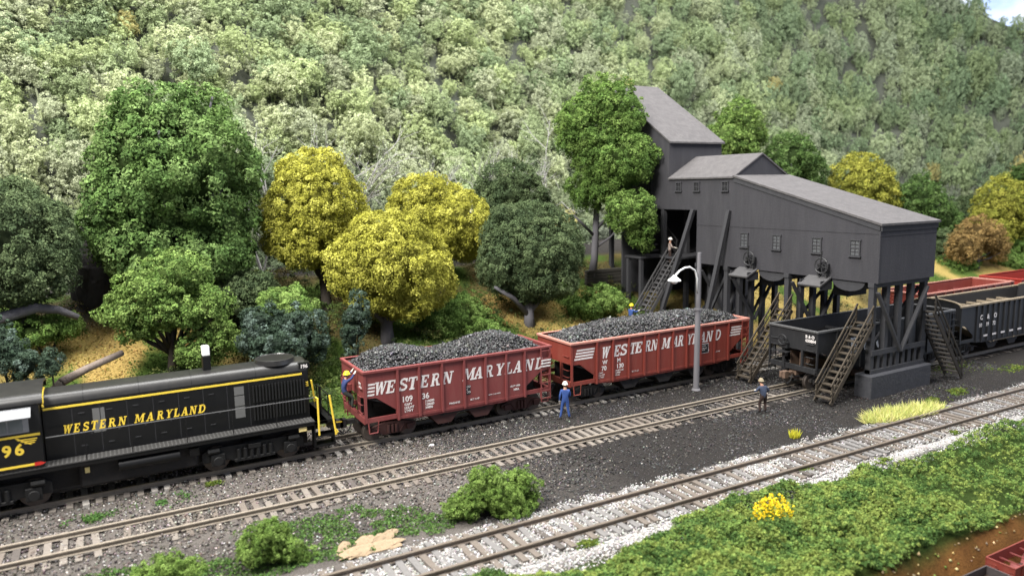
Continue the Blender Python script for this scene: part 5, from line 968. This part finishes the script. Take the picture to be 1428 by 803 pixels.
def groundcover():
    rng = np.random.default_rng(71)
    # deep green turf along the front edge
    n = 26000; x = rng.uniform(7, 48, n); x = np.where(rng.random(n) < .62, rng.uniform(7, 26, n), x); y = rng.uniform(11.5, 19.5, n)
    lim = yC(x)-np.interp(x, [8, 12, 14, 19, 25, 30, 35, 48], [1.0, 2.9, 2.5, 1.25, 2.0, 2.1, 1.6, 1.7])+.35*noise2(x, y, .9, 4)+.2*noise2(x, y, 2.5, 4)
    keep = (y < lim) & (board_d(x, y)+.25*noise2(x, y, .6, 2)+.12*noise2(x, y, 2.0, 7) < .05); x, y, lim = x[keep], y[keep], lim[keep]; n = len(x)
    e = np.clip((lim-y)/.6, .1, 1); hgt = np.maximum(e*(.26+.26*noise2(x, y, .9, 6)+.26*noise2(x, y, 2.4, 2)+.06*rng.normal(size=n)), .02)
    k = noise2(x, y, 1.6, 9)+rng.normal(size=n)*.45; pc = np.where((k > .3)[:, None], np.array([.195, .25, .06]), np.where((k < -.4)[:, None], np.array([.06, .115, .03]), np.array([.14, .215, .053])))*(1+rng.normal(size=(n, 1))*.15)
    v, cc = puffs(np.stack([x, y, gz(x, y)+hgt], 1), np.tile([0, 0, 1.0], (n, 1)), rng.uniform(.07, .15, n), 17, .070, np.clip(pc, .004, 1), rng, .2, .18)
    o = bulk('turf', v, 3, cc, M_leaf); tag(o, 'thick green turf along the front edge of the layout', 'turf', None, 'stuff')
    # green patch in the left foreground
    n = 60000; x = rng.uniform(-4, 13, n); y = rng.uniform(20.4, 26.5, n); PG = [(-1.5, 24.6), (2.2, 23.7), (3.8, 24.1), (6.2, 25.3), (8.6, 24.3), (10.6, 22.6), (10.9, 21.7), (8.6, 21.3), (6.0, 21.4), (2.5, 22.2), (-1.5, 23.2)]
    xx = x+.35*noise2(x, y, 1.1, 61)+.2*noise2(x, y, 2.8, 62); yy = y+.35*noise2(x, y, 1.1, 63)+.2*noise2(x, y, 2.8, 64); ins = np.zeros(n, bool)
    for (xa, ya_), (xb, yb_) in zip(PG, PG[1:]+PG[:1]): ins ^= ((ya_ > yy) != (yb_ > yy)) & (xx < (xb-xa)*(yy-ya_)/(yb_-ya_+1e-9)+xa)
    m = ins & (noise2(x, y, 1.4, 65)+.5*noise2(x, y, 4, 66) > -.55) & (np.hypot((x-7.0)/1.0, (y-21.8)/.42)+.5*noise2(x, y, 3, 67) > .8); x, y = x[m], y[m]; n = len(x)
    z = gz(x, y)+np.maximum(.01, .07+.09*noise2(x, y, 2.4, 3)+.06*noise2(x, y, 6, 3))*rng.random(n)**.5
    o = bulk('turf_patch', leaves(np.stack([x, y, z], 1), np.tile([0, 0, 1.0], (n, 1)), rng.uniform(.05, .10, n), rng, .3), 4, pal(rng, n, [(.06, .12, .03), (.085, .155, .042), (.11, .185, .05)], .2), M_leaf); tag(o, 'dark green ground cover between the siding and the front track', 'turf', None, 'stuff')
    # leaf litter and moss on the slope
    n = 42000; x = rng.uniform(-6, 70, n); x = np.where(rng.random(n) < .6, rng.uniform(-5, 34, n), x); y = rng.uniform(34.6, 47, n); z = gz(x, y)+.02+.03*rng.random(n)
    g = noise2(x, y, .45, 6)*2.6+noise2(x, y, 2.6, 1)*.5+rng.normal(size=n)*.25 > .25
    tz = tan_zone(x, y)+rng.normal(size=n)*.2 > .5; cols = np.where(g[:, None], pal(rng, n, [(.05, .09, .02), (.08, .14, .03)], .2), np.where(tz[:, None], pal(rng, n, [(.36, .28, .09), (.42, .33, .11), (.28, .20, .06), (.36, .24, .08)], .2), pal(rng, n, [(.10, .085, .03), (.14, .10, .03), (.06, .07, .02), (.12, .07, .025)], .25)))
    o = bulk('leaf_litter', leaves(np.stack([x, y, z+g*.06*rng.random(n)], 1), np.tile([0, -.4, 1.0], (n, 1)), rng.uniform(.07, .16, n), rng, 1.0), 4, cols, M_leaf); tag(o, 'tan fallen leaves and moss on the slope behind the trains', 'leaf litter', None, 'stuff')
    n = 5200; x = rng.uniform(-6, 60, n); x = np.where(rng.random(n) < .7, rng.uniform(2, 34, n), x); y = rng.uniform(35.4, 49, n); m = (noise2(x, y, .4, 21)+.35*rng.normal(size=n) > -.1+.9*tan_zone(x, y)) & ~((x > 34.5) & (x < 41)); x, y = x[m], y[m]; n = len(x)
    cu = np.array([(.055, .085, .026), (.09, .13, .035), (.04, .058, .024), (.13, .15, .045), (.10, .085, .035)])[np.clip(((noise2(x, y, .6, 31)+1)*2.5+rng.normal(size=n)*.8), 0, 4).astype(int)]
    v, cc = puffs(np.stack([x, y, gz(x, y)+np.maximum(.05, .3+.35*noise2(x, y, .9, 17))], 1), np.tile([0, -.3, 1.0], (n, 1)), rng.uniform(.2, .42, n), 30, .10, cu, rng, .4, .18)
    o = bulk('undergrowth', v, 3, cc, M_leaf); tag(o, 'mixed dark green and olive undergrowth on the slope below the trees', 'undergrowth', None, 'stuff')
    n = 130; x = rng.uniform(15, 34, n); y = EY0+(x-EX0)*EDY+rng.normal(size=n)*.14-.18; o = bulk('edge_pebbles', stones(np.stack([x, y, gz(x, y)+.03], 1), rng.uniform(.04, .15, n), rng), 6, pal(rng, n, [(.42, .30, .12), (.30, .22, .12), (.5, .4, .2), (.2, .15, .1), (.16, .2, .05)], .2), cmat('stone', .9, .15)); tag(o, 'tan crumbs of stone along the broken front edge', 'pebbles', None, 'stuff')
    # weeds along the tracks
    n = 9000; cs = [(1.5, 29.3, 1.0), (-1.0, 29.0, .8), (45, 24.6, 2.2), (40, 21.7, 1.2), (37.5, 21.3, 1.0), (48, 22.6, 2.0), (3.2, 30.0, .5), (27.5, 17.6, .5), (24, 18.6, .35), (30, 18.9, .3), (13, 18.2, .4), (33, 17.9, .4)]; ii = rng.integers(0, len(cs), n); C = np.array(cs)[ii]; x = C[:, 0]+rng.normal(size=n)*C[:, 2]*.45; y = C[:, 1]+rng.normal(size=n)*C[:, 2]*.22
    m = noise2(x, y, 2.2, 3) > -.05; x, y, ii = x[m], y[m], ii[m]; n = len(x)
    o = bulk('weeds', leaves(np.stack([x, y, gz(x, y)+.03+.1*rng.random(n)], 1), np.tile([0, 0, 1.0], (n, 1)), rng.uniform(.05, .11, n), rng, .3), 4, np.where((ii < 2)[:, None], pal(rng, n, [(.055, .12, .03), (.08, .15, .04)], .2), pal(rng, n, [(.12, .17, .03), (.17, .21, .04), (.08, .13, .03)], .2)), M_leaf); tag(o, 'thin green weeds growing through the gravel', 'weeds', None, 'stuff')
groundcover()
def blades(name, label, c, rx, ry, rot, n, ln, cols, seed, cat, w=.018, lean=.5):
    rng = np.random.default_rng(seed); t = thing(name, (c[0], c[1], float(gz(np.array([c[0]]), np.array([c[1]]))[0])), label, cat)
    a = rng.uniform(0, 2*math.pi, n); r = np.sqrt(rng.random(n)); px = r*np.cos(a)*rx; py = r*np.sin(a)*ry; cr, sr = math.cos(rot), math.sin(rot); x = px*cr-py*sr; y = px*sr+py*cr
    d = unit(np.stack([rng.normal(size=n)*lean+x*.25, rng.normal(size=n)*lean+y*.25, np.ones(n)], 1)); l = ln*rng.uniform(.6, 1.2, n)[:, None]; sd = unit(np.cross(d, rng.normal(size=(n, 3))))*w
    b0 = np.stack([x, y, np.zeros(n)-.02], 1); V = np.stack([b0-sd, b0+sd, b0+d*l], 1).reshape(-1, 3)
    o = bulk('blades', V, 3, pal(rng, n, cols, .12), M_leaf, t); return t
blades('grass_tuft', 'pale straw yellow grass tuft beside the front track', (33.9, 20.75), 2.7, .75, -.10, 2400, .52, [(.62, .58, .22), (.70, .67, .32), (.50, .54, .18), (.42, .48, .14)], 81, 'grass', .026, .75)
blades('grass_tuft', 'tiny bright yellow-green tuft on the black coal ground', (26.9, 21.5), .22, .2, 0, 160, .38, [(.5, .5, .05), (.6, .55, .06)], 82, 'grass', .03, .3)
def flowers():
    c = (19.0, 15.95); z = float(gz(np.array([c[0]]), np.array([c[1]]))[0]); t = thing('flower_clump', (c[0], c[1], z), 'clump of bright yellow flowers in the front turf', 'flowers'); rng = np.random.default_rng(83)
    n = 170; a = rng.uniform(0, 6.28, n); r = np.sqrt(rng.random(n)); h = .85*(1-.45*r*r)+rng.normal(size=n)*.13; h = h*1.1; P = np.stack([r*np.cos(a)*.80, r*np.sin(a)*.5, h], 1)
    B = P*np.array([.4, .4, 0]); sd = np.array([.022, 0, 0]); bulk('stems', np.stack([B-sd, B+sd, P], 1).reshape(-1, 3), 3, pal(rng, n, [(.16, .26, .04)], .2), M_leaf, t)
    Q = np.repeat(P, 5, 0)+rng.normal(size=(n*5, 3))*.03; bulk('petals', leaves(Q, np.tile([0, -.3, 1.0], (n*5, 1)), rng.uniform(.05, .095, n*5), rng, .4), 4, pal(rng, n*5, [(.78, .58, .02), (.85, .68, .04), (.70, .48, .02)], .1), M_leaf, t)
flowers()

# ------------------------------------------------------------------ rocks, logs and small things
def rock(label, c, r, col, seed, name='rock', zoff=0.0):
    rng = np.random.default_rng(seed); import bmesh
    bm = bmesh.new(); bmesh.ops.create_icosphere(bm, subdivisions=4, radius=1.0); P = np.array([v.co[:] for v in bm.verts]); k = 1+.30*noise(P, 1.3, seed)+.14*noise(P, 3.5, seed)+.06*noise(P, 8, seed); P = P*k[:, None]; P[:, 2] = np.round(P[:, 2]*5)/5*.6+P[:, 2]*.4
    for v, p in zip(bm.verts, P): v.co = p*np.array(r)
    me = bpy.data.meshes.new(name); bm.to_mesh(me); bm.free(); me.materials.append(mat('rock_'+str(seed), col, .95, .35, 2.5, .1, bump=.8, bscale=6)); o = link(name, me, None, (c[0], c[1], float(gz(np.array([c[0]]), np.array([c[1]]))[0])+zoff)); o.rotation_euler = (0, 0, seed); return tag(o, label, 'rock')
rk = thing('rock_outcrop', (7.0, 21.8, float(gz(np.array([7.0]), np.array([21.8]))[0])), 'broken tan rock slabs poking through the green ground cover', 'rock')
for k, (dx, dy, rx, ry, rz_, a_) in enumerate(((-.45, -.12, .58, .34, .08, .3), (.30, -.22, .62, .28, .07, -.2), (.85, .42, .24, .18, .16, .8), (-.1, .34, .46, .28, .09, .1), (-.85, .22, .34, .22, .07, 1.2), (.45, .22, .42, .24, .08, .5))):
    import bmesh
    bm = bmesh.new(); bmesh.ops.create_icosphere(bm, subdivisions=3, radius=1.0); Q = np.array([v.co[:] for v in bm.verts]); kk = 1+.42*noise(Q, 1.6, 90+k)+.22*noise(Q, 4.0, 90+k); Q = Q*kk[:, None]; Q[:, 2] = np.round(Q[:, 2]*3)/3*.7+Q[:, 2]*.3
    for v, q in zip(bm.verts, Q): v.co = q*np.array((rx, ry, rz_))
    me = bpy.data.meshes.new('slab'); bm.to_mesh(me); bm.free(); me.materials.append(mat('tan_rock', (.27, .205, .135), .95, .45, 4, .1, bump=.9, bscale=9, dust=(.16, .11, .07), dust_amt=.8)); q = link('slab', me, rk, (dx, dy, .03)); q.rotation_euler = (.1*k, -.08*k, a_)
rock('black rock outcrop between the dark tree and the tall green tree', (.3, 46.6), (2.3, 1.3, 3.6), (.03, .028, .028), 93, zoff=.6); rock('dark rock ledge under the tall green tree', (2.2, 44.6), (1.4, .6, .5), (.16, .14, .11), 94)
rock('pale stone lying on the gravel before the first red hopper', (12.4, 29.35), (.16, .09, .06), (.75, .72, .68), 95)
lg = thing('fallen_log', (-1.8, 37.0, 1.0), 'grey fallen log leaning behind the locomotive hood', 'log')
p0 = at_y(85, 533, 36.6)-np.array([-1.8, 37.0, 1.0]); p1_ = at_y(170, 492, 38.6)-np.array([-1.8, 37.0, 1.0])
MB().tube([p0, p0*.6+p1_*.4+np.array([0, 0, .05]), p1_], [.2, .17, .15], 10).build('log_stem', mat('log_bark', (.16, .13, .11), .9, .4, 5, .1, bump=.6, bscale=12), lg, smooth=True); MB().tube([p0, p0+np.array([-.4, -.1, -.3]), p0+np.array([-.7, -.2, -.7])], [.17, .12, .05], 7).tube([p0, p0+np.array([-.1, -.2, -.5]), p0+np.array([.1, -.4, -1.0])], [.15, .1, .05], 7).build('log_roots', M_barkd, lg, smooth=True)
tr = thing('fallen_log', tuple(at_y(40, 435, 41.2)), 'dark bent trunk lying below the dark tree at left', 'log')
MB().tube([(-2.2, 0, -.5), (-.8, 0, -.1), (.3, .1, .15), (1.2, .2, -.05), (2.0, .2, -.5)], [.3, .28, .25, .2, .15], 9).build('log_stem', M_bark, tr, smooth=True)
tw = thing('dry_twig', (23.6, 14.2, 0.2), 'pale curved dry twig lying on the front turf', 'twig'); MB().tube([at_y(1350, 690, 14.4)-np.array([23.6, 14.2, .2]), at_y(1350, 700, 14.1)-np.array([23.6, 14.2, .2]), at_y(1362, 708, 13.9)-np.array([23.6, 14.2, .2]), at_y(1370, 711, 13.8)-np.array([23.6, 14.2, .2])], [.03, .035, .03, .02], 6).build('twig_stem', mat('twig', (.55, .46, .2), .8), tw)
s2 = hopper('small dark toy hopper at the lower right corner of the picture', 20.6, 10.95, math.atan2(-.02, 1), 10.0, 3.3, [1.5+1.1*k for k in range(7)], mat('toy_dark', (.06, .05, .05), .6, .3), mat('toy_dark_in', (.05, .032, .025), .7, .4), M_under, T_blk, 2, scale=.27, z0=-1.57, group='toy hoppers below the front edge')
s1 = hopper('small red toy hopper at the lower right corner of the picture', 23.72, 11.12, math.atan2(-.02, 1), 10.0, 3.3, [1.5+1.1*k for k in range(7)], M_red2, M_red1, M_under, T_blk, 2, scale=.27, z0=-1.5, group='toy hoppers below the front edge')
